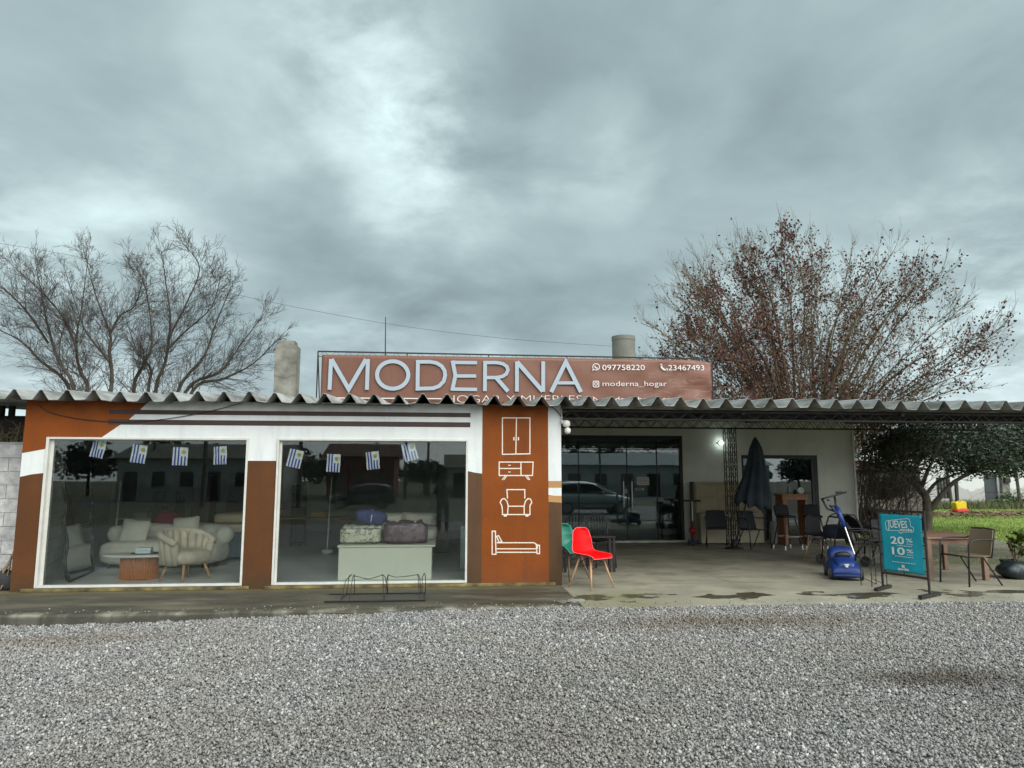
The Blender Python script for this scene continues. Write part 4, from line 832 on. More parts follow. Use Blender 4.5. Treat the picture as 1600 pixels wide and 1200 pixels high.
p = Y(516, 745, 4.2); q = Y(512, 830, 4.2); b = MB(); b.tube([(q.x, 4.2, FZ+.1), (p.x, 4.4, p.z)], .012, 6); t = thing('mop', 'pale handled mop standing deep in the shop under a flag', 'mop'); b.build('handle_pole', 'frame', t); b = MB(); b.blob((q.x, 4.2, FZ+.06), (.12, .09, .06)); b.build('mop_head', 'boucle', t)

# ================================================================== bicycle rack on the pavement
t = thing('bicycle_rack', 'low black wire bicycle rack on the pavement below the right window', 'bicycle rack'); b = MB(); rr = .005
y0, y1 = -1.22, -.62; xs = (-1.22, -1.02, -.45, -.30, .2-.48+.0, -.20)
X = lambda u, y: Y(u, 920, y).x
b = MB(); b.tube([(X(507, y0), y0, .012), (X(664, y0), y0, .012)], .012, 6); b.tube([(X(515, y1), y1, .012), (X(664, y1), y1, .012)], .010, 6)
for u in (530, 664): b.tube([(X(u, y0), y0, .012), (X(u, y0), y1, .012)], .009, 6)
b.build('base_rails', 'black', t)
hz_ = Y(600, 898, -1.0).z
for ul, ur in ((536, 546),): b = MB(); b.tube([(X(533, y0), y0, .01), (X(538, y0), -1.1, hz_-.05), (X(545, y0), -.95, hz_), (X(544, -.8), -.75, hz_-.04), (X(542, y1), y1, .01)], rr, 6); b.build('wheel_hoop', 'black', t)
for ul, ur in ((552, 597), (606, 652)):
    b = MB(); xa, xb = X(ul, -1.1), X(ur, -1.1)
    for x, s_ in ((xa, -1), (xb, 1)): b.tube([(x+s_*.035, y0, .01), (x+s_*.01, -1.12, hz_-.02), (x, -1.06, hz_+.01), (x+s_*.02, -.85, hz_-.05), (x+s_*.035, y1, .01)], rr, 6)
    b.tube([(xa, -1.06, hz_), (xa+(xb-xa)*.25, -1.06, hz_-.025), ((xa+xb)/2, -1.06, hz_-.045 if ul < 560 else hz_-.02), (xa+(xb-xa)*.75, -1.06, hz_-.025 if ul < 560 else hz_-.01), (xb, -1.06, hz_+.005)], rr, 6); b.build('wheel_hoop', 'black', t)
b = MB(); b.tube([(X(660, y0), y0, .01), (X(659, y0), -1.1, hz_-.03), (X(662, y0), -1.0, hz_+.015), (X(664, -1), -.8, hz_-.05), (X(665, -.62), y1, .01)], rr, 6); b.build('wheel_hoop', 'black', t)

# ================================================================== chairs by the facade corner
def dsw(name, shell, rim, label, loc, rz, group=None, legm='lwood', tub=False):
    t = thing(name, label, 'chair', loc, rz, group)
    # shell: section curve from seat front (y=-) to back top
    sec = [(-.235, .425), (-.215, .448), (-.15, .452), (-.05, .440), (.05, .435), (.13, .445), (.185, .49), (.21, .56), (.228, .64), (.245, .72), (.258, .80), (.262, .835)]
    wid = [.19, .215, .225, .23, .232, .23, .222, .212, .205, .19, .165, .10]
    n = len(sec)-1
    def fn(a, c):
        i = a*n; k = min(int(i), n-1); f = i-k; y, z = [sec[k][q]+(sec[k+1][q]-sec[k][q])*f for q in (0, 1)]; w_ = wid[k]+(wid[k+1]-wid[k])*f
        s_ = 2*c-1; up = s_*s_; seatness = max(0, 1-max(0, (a-.45))/.3) if a > .45 else 1
        if tub: return (s_*w_*1.25, y-.07*up*(1-seatness)*1.6, z+up*.20*seatness*min(1, a*2.2))
        return (s_*w_*(1-.03*up), y-(1-seatness)*up*.055, z+up*(.055*seatness*min(1, a*3)))
    b = MB(); b.grid(fn, 44, 22); o = b.build('shell', shell, t, smooth=True, solid=.008)
    edge = [fn(k/30, 0) for k in range(31)]+[fn(1, k/10) for k in range(1, 11)]+[fn(1-k/30, 1) for k in range(1, 31)]+[fn(0, 1-k/10) for k in range(1, 10)]
    b = MB(); b.tube(edge, .0055, 6, closed=True); b.build('rim', rim, o, smooth=True)
    for sx_ in (-1, 1):
        for sy in (-1, 1): b = MB(); b.tube([(sx_*.13, sy*.11, .41), (sx_*.235, sy*.22-.0, 0)], [.0165, .011], 10); b.build('leg', legm, t, smooth=True)
    b = MB(); P = lambda x, y, z: (x, y, z)
    for sx_ in (-1, 1):
        b.tube([(sx_*.155, -.135, .32), (-sx_*.155, .135, .30)], .004, 5); b.tube([(sx_*.14, -.12, .40), (sx_*.0, -.02, .26)], .004, 5); b.tube([(sx_*.14, .12, .40), (sx_*.0, .02, .26)], .004, 5)
        b.tube([(sx_*.155, -.135, .32), (sx_*.11, 0, .41), (sx_*.155, .135, .32)], .004, 5)
    b.tube([(-.155, -.135, .32), (0, -.10, .41), (.155, -.135, .32)], .004, 5); b.tube([(-.155, .135, .32), (0, .10, .41), (.155, .135, .32)], .004, 5)
    b.build('wire_bracing', 'black', t); return t
M['red'] = mat('red_plastic', (.80, .0015, .003), .45, .02, 2, spec=.2); M['redrim'] = mat('red_edge', (.85, .16, .17), .35, .02)
M['green'] = mat('teal_plastic', (.02, .20, .14), .35, .05, 2); M['greenrim'] = mat('teal_edge', (.10, .45, .36), .35, .02)
dsw('red_chair', 'red', 'redrim', 'bright red shell chair with pale wooden legs at the facade corner', (2.15, -.28, 0), R(35))
dsw('green_chair', 'green', 'greenrim', 'teal plastic tub chair with wooden legs behind the red chair', (1.98, .62, 0), R(38), legm='twood', tub=True)
bc0 = thing('bentwood_chair', 'black slatted chair behind the teal chair, nearer the corner', 'chair', (2.35, 2.0, 0), R(-10), 'black slatted chairs on the porch')
b = MB(); b.tube([(-.2, .2, .0), (-.19, .21, .45), (-.19, .24, .75), (-.14, .26, .88), (0, .27, .92), (.14, .26, .88), (.19, .24, .75), (.19, .21, .45), (.2, .2, .0)], .014, 8); [b.tube([(x, .215, .46), (x, .262, .89)], .008, 6) for x in (-.11, -.055, 0, .055, .11)]; b.build('backrest', 'black', bc0, smooth=True)
b = MB(); b.blob((0, 0, .45), (.21, .21, .02), (24, 6), 4); b.build('seat', 'black', bc0, smooth=True)
for x in (-.17, .17): b = MB(); b.tube([(x, -.17, .44), (x*1.1, -.19, 0)], .013, 8); b.build('leg', 'black', bc0)
dup(bc0, (2.85, 2.15, 0), R(8), 'black slatted chair behind the red chair, farther from the corner')
p = G(957, 872); t = thing('low_bench', 'dark low bench behind the red chair', 'bench', (2.45, 1.75, 0), 0)
lx = Y(957, 860, 1.45).x; b = MB(); b.box(-.5, lx-2.45+.05, -.35, .25, Y(950, 838, 1.4).z-.03, Y(950, 838, 1.4).z); b.build('seat_board', 'rust', t, bevel=.006)
for x in (-.45, -.39, lx-2.50, lx-2.43): b = MB(); b.box(x-.02, x+.02, -.33, -.29, 0, Y(950, 838, 1.4).z-.032); b.build('leg', 'rust', t)

# ================================================================== deeper on the porch
def sling_chair(name, label, loc, rz, fab, metal='black', group=None):
    t = thing(name, label, 'chair', loc, rz, group); fm = MB()
    fm.grid(lambda a, c: ((c*2-1)*.215, -.22+.42*a, .43-.02*math.sin(a*3.14)), 8, 6); fm.build('seat', fab, t, solid=.012)
    fm = MB(); fm.grid(lambda a, c: ((c*2-1)*(.225-.02*a), .20+.10*a+.02*(2*c-1)**2*-1, .42+.38*a), 8, 8); fm.build('backrest', fab, t, solid=.012)
    for s_ in (-1, 1):
        b = MB(); b.tube([(s_*.27, -.27, 0), (s_*.265, -.24, .40), (s_*.27, -.22, .60), (s_*.275, -.16, .655), (s_*.27, 0, .67), (s_*.25, .22, .66), (s_*.235, .27, .68)], .0125, 8); b.build('armrest', metal, t, smooth=True)
        b = MB(); b.tube([(s_*.225, -.21, .42), (s_*.22, .05, .41), (s_*.235, .33, 0)], .011, 8); b.tube([(s_*.23, .19, .41), (s_*.205, .31, .81)], .011, 8); b.build('side_frame', metal, t, smooth=True)
    b = MB(); b.tube([(-.265, -.235, .42), (.265, -.235, .42)], .010, 8); b.tube([(-.205, .305, .805), (0, .325, .815), (.205, .305, .805)], .012, 8); b.tube([(-.225, .2, .40), (.225, .2, .40)], .01, 8); b.build('cross_bars', metal, t, smooth=True)
    return t
def wick(c1, c2):
    m = bpy.data.materials.new('wicker'); m.use_nodes = True; t = NT(m.node_tree); p = t.n['Principled BSDF']; co = t.node('ShaderNodeTexCoord').outputs['Object']; s_ = t.node('ShaderNodeSeparateXYZ'); t.put(s_.inputs[0], co)
    a = t.math('SINE', t.math('MULTIPLY', s_.outputs[0], 420)); b_ = t.math('SINE', t.math('MULTIPLY', t.math('ADD', s_.outputs[2], s_.outputs[1]), 520)); k = t.math('MULTIPLY', a, b_)
    t.put(p.inputs['Base Color'], t.mix(t.mr(k, -.4, .4, 0, 1), c1, c2)); p.inputs['Roughness'].default_value = .7; return m
M['wblack'] = wick((.008, .008, .010), (.022, .022, .026)); M['wbrown'] = wick((.022, .014, .010), (.06, .04, .028)); M['wtan'] = wick((.13, .09, .055), (.25, .19, .12))
sling_chair('porch_armchair', 'black sling armchair left of the lattice column', (6.30, 5.55, 0), R(-14), 'wblack')
sling_chair('porch_armchair', 'black sling armchair under the closed umbrella', (7.02, 5.25, 0), R(12), 'wblack')
b = MB(); 
# upholstered headboard and bed side leaning against the wall
HY = 6.55; a_, c_ = Y(1086, 800, HY), Y(1181, 753, HY); t = thing('headboard', 'beige tufted headboard leaning on the porch wall behind the armchairs', 'headboard', (a_.x, HY, 0))
W_ = c_.x-a_.x; za, zb = a_.z, c_.z
def hb_f(a, c):
    x, z = a, c; d = .016*(abs(math.sin(3*math.pi*x))**.5*abs(math.sin(2.0*math.pi*z))**.5); e = min(1, 14*min(x, 1-x))*min(1, 10*min(z, 1-z)); return (W_*x, -.05-d*2.2-.03*min(1, e)-(1-c)*.06, za-.02+(zb-za+.02)*z)
b = MB(); b.grid(hb_f, 60, 40); b.box(0, W_, -.055, .12, za-.02, zb-.003); b.build('padded_panel', mat('beige_linen', (.46, .39, .27), .95, .08, 4, .5, 200), t, smooth=False)
b = MB(); b.box(-.06, .0, -.10, .2, 0, zb+.01); b.build('side_wing', mat('taupe_linen', (.20, .17, .12), .95, .08, 4, .5, 200), t, bevel=.02)
b = MB(); b.box(.09, W_+.1, -.13, .05, .01, za-.03); b.build('lower_panel', mat('ivory_linen', (.55, .49, .37), .95, .06, 4, .4, 200), t, bevel=.015)
# toy scooter
p = G(1085, 852); t = thing('toy_scooter', 'red and blue toy scooter standing against the headboard', 'scooter', (Y(1083, 840, 6.1).x, 6.1, 0), R(70))
M['redp'] = mat('toy_red', (.30, .02, .02), .5, .1); M['bluep'] = mat('toy_blue', (.01, .04, .24), .45, .1)
b = MB(); b.tube([(.22, 0, .08), (.19, 0, .55)], .02, 8); b.build('steering_post', 'redp', t); b = MB(); b.tube([(.19, 0, .55), (.15, 0, 1.02)], .014, 8); b.build('upper_post', 'fw', t)
b = MB(); b.tube([(.15, -.20, 1.03), (.15, .20, 1.03)], .018, 8); b.build('handlebar', 'black', t); b = MB(); b.box(-.28, .2, -.07, .07, .07, .10); b.build('deck', 'bluep', t, bevel=.01)
for x, y in ((.24, .10), (.24, -.10), (-.27, 0)): b = MB(); b.lathe([(.03, -.02), (.06, -.018), (.06, .018), (.03, .02)], 18); b.xf(TR(x, y, .06) @ RX(R(90))); b.build('wheel', 'black', t)
b = MB(); b.blob((.16, 0, .33), (.10, .09, .07), p=3); b.build('seat_box', 'redp', t, smooth=True)
# closed umbrella
UY = 5.0; top = Y(1180, 684, UY); t = thing('patio_umbrella', 'closed dark blue grey patio umbrella leaning beside the lattice column', 'umbrella')
M['umb'] = mat('umbrella_cloth', (.035, .05, .065), .85, .25, 3, .3, 150)
base = Vector((Y(1150, 850, UY).x, UY+.1, 0)); ub = Y(1178, 785, UY)
b = MB(); rings = [(684, 1180, 1.5), (688, 1180, 4), (700, 1180.5, 9), (715, 1181, 11.5), (735, 1180, 14.5), (755, 1178, 18), (772, 1176, 22), (784, 1176, 23.5), (790, 1177, 22)]
n = 48; vs = []
for i, (v, u, r) in enumerate(rings):
    c = Y(u, v, UY); rad = (Y(u+r, v, UY).x-c.x)
    for j in range(n):
        a = 2*math.pi*j/n; f = i/8; fold = 1+.22*min(1, f*1.6)*math.sin(a*8+.6*math.sin(3*a)); dz = (-.05*math.sin(a*8)-.07*math.cos(a+.6)-.03*math.sin(a*3))*(1 if i == 8 else (.5 if i == 7 else 0))
        vs.append((c.x+rad*fold*math.cos(a), c.y+rad*.75*fold*math.sin(a), c.z+dz))
b.add(vs, [(i*n+j, i*n+(j+1) % n, (i+1)*n+(j+1) % n, (i+1)*n+j) for i in range(8) for j in range(n)]); b.build('canopy', 'umb', t, smooth=True, solid=.004)
b = MB(); b.tube([base, Y(1166, 785, UY), Y(1176, 750, UY), top], .019, 8); b.tube([top, top+Vector((0, 0, .03))], [.016, .004], 8); b.build('pole', 'black', t)
b = MB(); b.lathe([(.20, .0), (.20, .03), (.05, .06), (.03, .22)], 24, tuple(base)); b.build('base', 'rust', t)
# tall bar table with bits, stools
TYY = 5.9; a_ = Y(1222, 772, TYY); c_ = Y(1262, 772, TYY); t = thing('bar_table', 'tall orange brown wooden bar table in front of the far window', 'table', ((a_.x+c_.x)/2, TYY+.2, 0)); hw = (c_.x-a_.x)/2
b = MB(); b.box(-hw, hw, -.2, .25, a_.z-.05, a_.z); b.box(-hw, hw, -.19, -.165, a_.z-.14, a_.z-.052); b.build('table_top', 'wood', t, bevel=.006)
b = MB(); b.box(-hw+.02, -hw+.12, -.18, .22, 0, a_.z-.052); b.build('side_panel', 'wood', t, bevel=.004); b = MB(); b.box(hw-.06, hw-.02, -.18, .22, 0, a_.z-.052); b.build('side_panel', 'wood', t, bevel=.004)
b = MB(); b.box(-hw+.125, hw-.065, -.14, .2, .18, .21); b.build('shelf', 'wood', t)
p = Y(1254, 765, TYY); t = thing('white_plate', 'round white plate propped on the bar table', 'plate', (p.x, TYY+.1, a_.z+.001)); b = MB(); b.lathe([(.0, .0), (.05, .003), (.075, .015), (.078, .02), (.07, .018)], 28, cap=False); b.xf(TR(0, 0, .078) @ RX(R(80))); b.build('dish', 'fw', t, smooth=True); b = MB(); b.tube([(.035*math.cos(R(a)), -.012, .078+.035*math.sin(R(a))) for a in range(0, 360, 20)], .003, 5, closed=True); b.build('ring_pattern', 'dark', t)
p = Y(1235, 762, TYY); t = thing('glass_bottle', 'clear bottle standing on the bar table', 'bottle', (p.x, TYY+.1, a_.z+.001)); b = MB(); b.lathe([(.035, 0), (.04, .01), (.04, .11), (.016, .15), (.014, .20)], 18); b.build('bottle_body', mat('smoky_glass', (.18, .20, .20), .15, .1), t, smooth=True)
t = thing('small_vase', 'small dark vase between bottle and plate on the bar table', 'vase', (Y(1246, 762, TYY).x, TYY+.12, a_.z+.001)); b = MB(); b.lathe([(.03, 0), (.045, .03), (.04, .07), (.022, .09), (.035, .11)], 18); b.build('vase_body', 'rust', t, smooth=True)
t = thing('framed_print', 'white framed dark picture behind the far window', 'picture'); a_, c_ = Y(1211, 770.5, RY0+.25), Y(1232.5, 750, RY0+.25); b = MB(); b.box(a_.x, c_.x, RY0+.26, RY0+.28, a_.z, c_.z); b.build('print', mat('night_print', (.02, .02, .05), .4, .5, 14), t); b = MB(); stroke(b, [(a_.x, a_.z), (a_.x, c_.z), (c_.x, c_.z), (c_.x, a_.z)], .03, RY0+.235, RY0+.259, 0, True); b.build('frame', mat('frame_white', (.6, .6, .6), .5, 0), t)
a_, c_ = Y(1211.5, 840, 6.3), Y(1227, 815, 6.3); t = thing('storage_box', 'white box with black zigzag print beside the bar table', 'box', ((a_.x+c_.x)/2, 6.3, 0)); w_ = (c_.x-a_.x)/2; h_ = c_.z; b = MB(); b.box(-w_, w_, 0, .25, 0, h_); b.build('carton', 'fw', t, bevel=.006)
b = MB(); [stroke(b, [(-w_*.3, h_*(z-.08)), (w_*.3, h_*z), (w_*.8, h_*(z-.1))], .018, -.004, -.001) for z in (.85, .6, .35)]; [stroke(b, [(-w_*.3, h_*(z+.08)), (w_*.3, h_*z)], .012, -.006, -.0045) for z in (.8, .55)]; b.build('zigzag_print', 'black', t)
def stool(label, loc, rz):
    t = thing('bar_stool', label, 'stool', loc, rz, 'black bar stools at the bar table'); b = MB(); b.blob((0, 0, .72), (.19, .18, .03), (24, 8), 4); b.build('seat', 'blackfab', t, smooth=True)
    b = MB(); b.grid(lambda a, c: ((2*c-1)*.18, .15+.05*a, .76+.22*a-.03*(2*c-1)**2), 6, 10); b.build('backrest', 'blackfab', t, smooth=True, solid=.03)
    for x in (-1, 1):
        for y in (-1, 1):
            b = MB(); b.tube([(x*.12, y*.12, .70), (x*.215, y*.205, .09)], .015, 8); l = b.build('leg', 'black', t); b = MB(); b.tube([(x*.215, y*.205, .09), (x*.225, y*.215, 0)], .016, 8); b.build('white_foot', 'fw', l)
    b = MB(); b.tube([(-.185, -.18, .28), (.185, -.18, .28), (.185, .18, .28), (-.185, .18, .28)], .009, 6, closed=True); b.build('foot_ring', 'steel', t); return t
stool('black bar stool with white feet, left one at the bar table', (7.68, 4.95, 0), R(10))
stool('black bar stool with white feet, right one at the bar table', (8.28, 4.9, 0), R(-15))

# ================================================================== lawnmower
mw = thing('lawn_mower', 'blue electric lawnmower with upright handle on the porch', 'lawnmower', (6.34, .36, 0), R(-22))
M['mblue'] = mat('mower_blue', (.009, .034, .17), .42, .06, 4); M['rub'] = mat('rubber', (.03, .032, .032), .8, .2, 20); M['gblue'] = mat('mower_darkblue', (.008, .02, .11), .45, .1)
secs = [(-.33, .20, .06, .14), (-.30, .21, .055, .19), (-.22, .215, .055, .235), (-.05, .22, .055, .27), (.08, .225, .06, .285), (.25, .23, .07, .27), (.38, .215, .09, .20), (.42, .19, .10, .16)]
def dome(name, secs, m, par, p=3.2):
    b = MB(); n = 28; vs = []
    for y, w_, z0, z1 in secs:
        for j in range(n):
            a = 2*math.pi*j/n; c, s_ = math.cos(a), math.sin(a); vs.append((w_*math.copysign(abs(c)**(2/p), c), y, (z0+z1)/2+(z1-z0)/2*math.copysign(abs(s_)**(2/p), s_)))
    k = len(secs); b.add(vs, [(i*n+j, i*n+(j+1) % n, (i+1)*n+(j+1) % n, (i+1)*n+j) for i in range(k-1) for j in range(n)]+[tuple(range(n)), tuple((k-1)*n+j for j in range(n))]); return b.build(name, m, par, smooth=True)
dome('deck', secs, 'mblue', mw)
dome('motor_cover', [(-.27, .10, .15, .23), (-.24, .13, .15, .27), (-.12, .15, .2, .31), (.0, .15, .2, .33), (.05, .13, .2, .32)], 'mblue', mw, 2.6)
dome('front_bumper', [(-.355, .19, .05, .085), (-.34, .205, .045, .10), (-.30, .20, .05, .10)], 'gblue', mw)
dome('grass_box', [(.10, .17, .25, .36), (.14, .19, .22, .45), (.30, .20, .2, .47), (.42, .19, .18, .42), (.46, .16, .2, .36)], 'mblue', mw, 3)
b = MB(); b.blob((0, .06, .35), (.12, .05, .055)); b.build('vent_opening', 'black', mw, smooth=True)
b = MB(); stroke(b, [(-.035, .165), (.035, .165)], .018, -.349, -.346); stroke(b, [(-.02, .15), (.02, .15)], .05, -.353, -.35); b.xf(TR(0, .035, .075)); b.build('white_decal', 'fw', mw)
for x, y, r in ((-.22, -.20, .085), (.22, -.20, .085), (-.235, .28, .10), (.235, .28, .10)):
    b = MB(); b.lathe([(r*.75, -.025), (r, -.02), (r, .02), (r*.75, .025)], 22); b.xf(TR(x, y, r) @ RY(R(90))); wh = b.build('wheel', 'rub', mw); b = MB(); b.lathe([(r*.55, -.028), (r*.55, .028)], 18); b.xf(TR(x, y, r) @ RY(R(90))); b.build('hub', mat('hub_grey', (.16, .17, .18), .5, .05), wh)
hp = lambda u, v, y: (RZ(R(22)) @ (Y(u, v, y)-Vector((6.34, .36, 0))))
b = MB(); b.tube([hp(1335, 866, .25), hp(1318, 818, .5)], [.012, .012], 8); b.build('lower_handle', 'steel', mw)
b = MB(); b.tube([hp(1320, 824, .48), hp(1312, 805, .55), hp(1307, 792, .6)], [.03, .045, .04], 10); b.build('handle_column', 'mblue', mw, smooth=True)
b = MB(); b.tube([hp(1307, 794, .6), hp(1304, 775, .72)], .018, 8); b.tube([hp(1308, 800, .6), hp(1293, 795, .65), hp(1284, 779, .7)], .018, 8); b.tube([hp(1283, 780, .7), hp(1296, 776, .71), hp(1308, 773, .72), hp(1322, 769, .73)], .015, 8); b.build('handlebar', 'black', mw, smooth=True)
b = MB(); q = Vector(hp(1311, 770.5, .73)); b.box(q.x-.05, q.x+.05, q.y-.03, q.y+.03, q.z-.02, q.z+.03); q = Vector(hp(1294, 780, .71)); b.box(q.x-.02, q.x+.02, q.y-.02, q.y+.02, q.z-.03, q.z); b.build('switch_box', 'black', mw, bevel=.006)
b = MB(); b.tube([hp(1312, 805, .52), hp(1298, 792, .62), hp(1296, 790, .65), hp(1308, 792, .66), hp(1313, 798, .62)], .012, 6); b.build('grip_loop', 'gblue', mw, smooth=True)
# stroller behind the mower
sr = thing('stroller', 'black and navy stroller with curved push bar behind the lawnmower', 'stroller', (Y(1318, 830, 1.9).x, 2.0, 0), 0)
M['navy'] = mat('navy_cloth', (.012, .018, .04), .9, .2, 6, .3, 100)
b = MB(); b.blob((-.06, 0, .60), (.22, .22, .13), (24, 12), 3.5); b.build('seat', 'navy', sr, smooth=True)
b = MB(); b.grid(lambda a, c: (-.02+.30*math.sin(R(20+80*a)), (2*c-1)*.21, .62+.30*math.cos(R(15+82*a))-.03*(2*c-1)**2), 12, 8); b.build('hood', 'blackfab', sr, smooth=True, solid=.02)
for s_ in (-1, 1):
    b = MB(); b.tube([(-.28, s_*.2, .10), (-.22, s_*.2, .55), (-.10, s_*.2, .86), (.02, s_*.19, .92), (.18, s_*.19, .90), (.28, s_*.2, .72), (.33, s_*.21, .5), (.31, s_*.2, .10)], .014, 8); b.build('side_frame', 'black', sr, smooth=True)
    for x in (-.29, .31): b = MB(); b.lathe([(.06, -.018), (.09, -.015), (.09, .015), (.06, .018)], 18); b.xf(TR(x, s_*.22, .09) @ RX(R(90))); b.build('wheel', 'rub', sr)
b = MB(); b.tube([(-.10, -.2, .86), (-.10, .2, .86)], .014, 8); b.tube([(.31, -.2, .14), (.31, .2, .14)], .01, 8); b.build('cross_bar', 'black', sr)
for i, (x, y, rz, lb) in enumerate(((7.35, 2.9, 20, 'black shell chair with splayed wooden legs behind the stroller'), )):
    dsw('black_shell_chair', 'blackfab', 'black', lb, (x, y, 0), R(rz))
b = MB(); 
# patio table, wicker chairs
zt_ = .79; fl = G(1440, 840, zt_); A_, B_, C_, D_ = [G(u, v, zt_) for u, v in ((1447, 838.5), (1537, 836), (1512, 829), (1441, 821))]
ta = thing('patio_table', 'brown wooden patio table behind the teal sign', 'table'); 
A_ = Vector((7.42, -.02, 0)); ex = Vector((.82, .22, 0)); 
T4 = [(G(1450, 838, zt_)), (G(1537, 835.5, zt_))]
P0 = G(1453, 838, zt_)
FLc = Vector((7.52, -.0, 0)); 
c1 = Y(1450, 840, .0); c2 = Y(1537, 836.5, -.05); zt_ = c1.z+.01
q1, q2, q3, q4 = Vector((c1.x-.03, -.02)), Vector((c2.x, -.10)), Vector((c2.x+.28, 1.25)), Vector((c1.x+.12, 1.35))
b = MB(); b.prismz([(q.x, q.y) for q in (q1, q2, q3, q4)], zt_-.035, zt_); b.build('table_top', 'twood', ta, bevel=.006)
b = MB(); ins = lambda q, k=.94: ((q1+q2+q3+q4)/4)*(1-k)+q*k
for a_, c_ in ((q1, q2), (q2, q3), (q3, q4), (q4, q1)): i1, i2 = ins(a_), ins(c_); b.bar((i1.x, i1.y, zt_-.075), (i2.x, i2.y, zt_-.075), .025, .075)
b.build('apron', 'twood', ta)
for q in (q1, q2, q3, q4): i1 = ins(q, .93); b = MB(); b.box(i1.x-.035, i1.x+.035, i1.y-.035, i1.y+.035, 0, zt_-.036); b.build('leg', 'twood', ta, bevel=.006)
WG = 'woven armchairs around the patio table'
sling_chair('wicker_chair', 'tan woven armchair at the right end of the patio table', (7.86, -.42, 0), R(-84), 'wtan', 'black', WG)
sling_chair('wicker_chair', 'dark woven armchair behind the patio table', (8.05, 1.75, 0), R(-5), 'wblack', 'black', WG)
sling_chair('wicker_chair', 'brown woven armchair left of the teal sign, nearer the lawn', (8.0, 2.35, 0), R(55), 'wbrown', 'black', WG)
sling_chair('wicker_chair', 'brown woven armchair between the stroller and the teal sign', (7.35, 1.5, 0), R(75), 'wbrown', 'black', WG)
# teal A-board sign
sg = thing('pavement_sign', 'teal discount sign in a dark metal frame standing on the porch edge', 'sign')
fa, fb = G(1380, 921), G(1453, 933); L_ = Vector((fa.x, fa.y)); R_ = Vector((fb.x, fb.y)); d = (R_-L_); Ls = d.length; ang = math.atan2(d.y, d.x); sg.location = (fa.x, fa.y, 0); sg.rotation_euler = (0, 0, ang)
hS = Y(1374, 797, fa.y).z; b = MB(); b.tube([(0, 0, .03), (0, 0, hS)], .016, 8); b.tube([(Ls, 0, .03), (Ls, 0, hS+.0)], .016, 8); b.bar((-.02, 0, hS), (Ls+.02, 0, hS), .03); z1_ = Y(1380, 893, fa.y).z; b.bar((0, 0, z1_-.01), (Ls, 0, z1_-.01), .026); b.build('sign_frame', 'rust', sg)
def flf(u, v): p = G(u, v); q = Vector((p.x-fa.x, p.y-fa.y)); return (q.x*math.cos(-ang)-q.y*math.sin(-ang), q.x*math.sin(-ang)+q.y*math.cos(-ang))
for (u0, v0), (u1, v1), (cxs) in (((1363, 927), (1397, 918), 0), ((1433, 937), (1470, 930), Ls)):
    p, q = flf(u0, v0), flf(u1, v1); dd = Vector((q[0]-p[0], q[1]-p[1])); dd = dd.normalized()*.26; b = MB(); b.bar((cxs-dd.x, -dd.y, .022), (cxs+dd.x, dd.y, .022), .05, .044); b.build('foot', 'rust', sg)
x0, x1 = .035, Ls-.035; zb_, zt2 = z1_+.03, hS-.05
def pan(a, c): return (x0+(x1-x0)*a, -.012+.006*math.sin(7*a+3*c)*math.sin(5*c), zb_+(zt2-zb_)*c+.004*math.sin(20*a)*(1 if c in (0, 1) else 0))
def f_teal(t, pos): n = t.noise(t.vmath('MULTIPLY', pos, (1, 1, 1)), 3, 4); return t.ramp(n, (.3, (.0, .27, .37)), (.7, (.005, .35, .46))), .45, t.noise(pos, 5, 3, .5, 1.5)
b = MB(); b.grid(pan, 20, 24); b.build('sign_sheet', posmat('teal_vinyl', f_teal, .45, .25), sg, smooth=True, solid=.003)
b = MB(); W_, H_ = x1-x0, zt2-zb_; S = lambda a, c: (x0+W_*a, zb_+H_*c); ys = -.026
M['sw'] = mat('sign_white', (.72, .76, .76), .6, .03)
stroke(b, [S(.15, .86), S(.16, .73), S(.19, .712), S(.46, .722), S(.47, .70), S(.52, .672), S(.545, .70), S(.80, .715), S(.825, .74), S(.82, .795), S(.765, .805), S(.745, .925), S(.71, .945), S(.20, .885)], .007, ys-.001, ys, 0, True)
def st(s, a0, a1, c, hc, bold=.0, m=0, y=ys, shear=0): q = S(a0, c); text_mb(b, s, q[0], q[1], H_*hc, y-.001, W_*(a1-a0), m, bold, R(1.5), shear=shear)
st('JUEVES', .20, .68, .765, .125, .015); st('anda', .49, .79, .722, .045, .02)
st('20', .25, .58, .485, .125, .02); st('%', .62, .78, .53, .065, .01); st('Dto', .64, .78, .487, .026, .0)
st('10', .27, .58, .30, .125, .02); st('%', .62, .78, .345, .065, .01); st('Dto', .64, .78, .302, .026, .0)
for a0, a1, c in ((.40, .76, .455), (.33, .78, .268), (.25, .82, .165)):
    q0, q1_ = S(a0, c), S(a1, c); nseg = 9
    for k in range(nseg): 
        xa = q0[0]+(q1_[0]-q0[0])*(k+.06)/nseg; xb = q0[0]+(q1_[0]-q0[0])*(k+.80)/nseg; b.prism([(xa, q0[1]), (xb, q0[1]+.001), (xb, q0[1]+.009), (xa, q0[1]+.008)], ys-.001, ys)
st('anda', .38, .65, .035, .045, .025); q = S(.515, .108); b.prism([(q[0]-.022, q[1]-.018), (q[0]+.022, q[1]-.018), (q[0]+.022, q[1]+.006), (q[0]-.022, q[1]+.006)], ys-.001, ys); b.prism([(q[0]-.022, q[1]+.010), (q[0]-.006, q[1]+.010), (q[0]-.006, q[1]+.02), (q[0]-.022, q[1]+.02)], ys-.001, ys); b.prism([(q[0]+.004, q[1]+.010), (q[0]+.022, q[1]+.010), (q[0]+.022, q[1]+.02), (q[0]+.004, q[1]+.02)], ys-.001, ys)
b.build('sign_text', 'sw', sg)
b = MB()
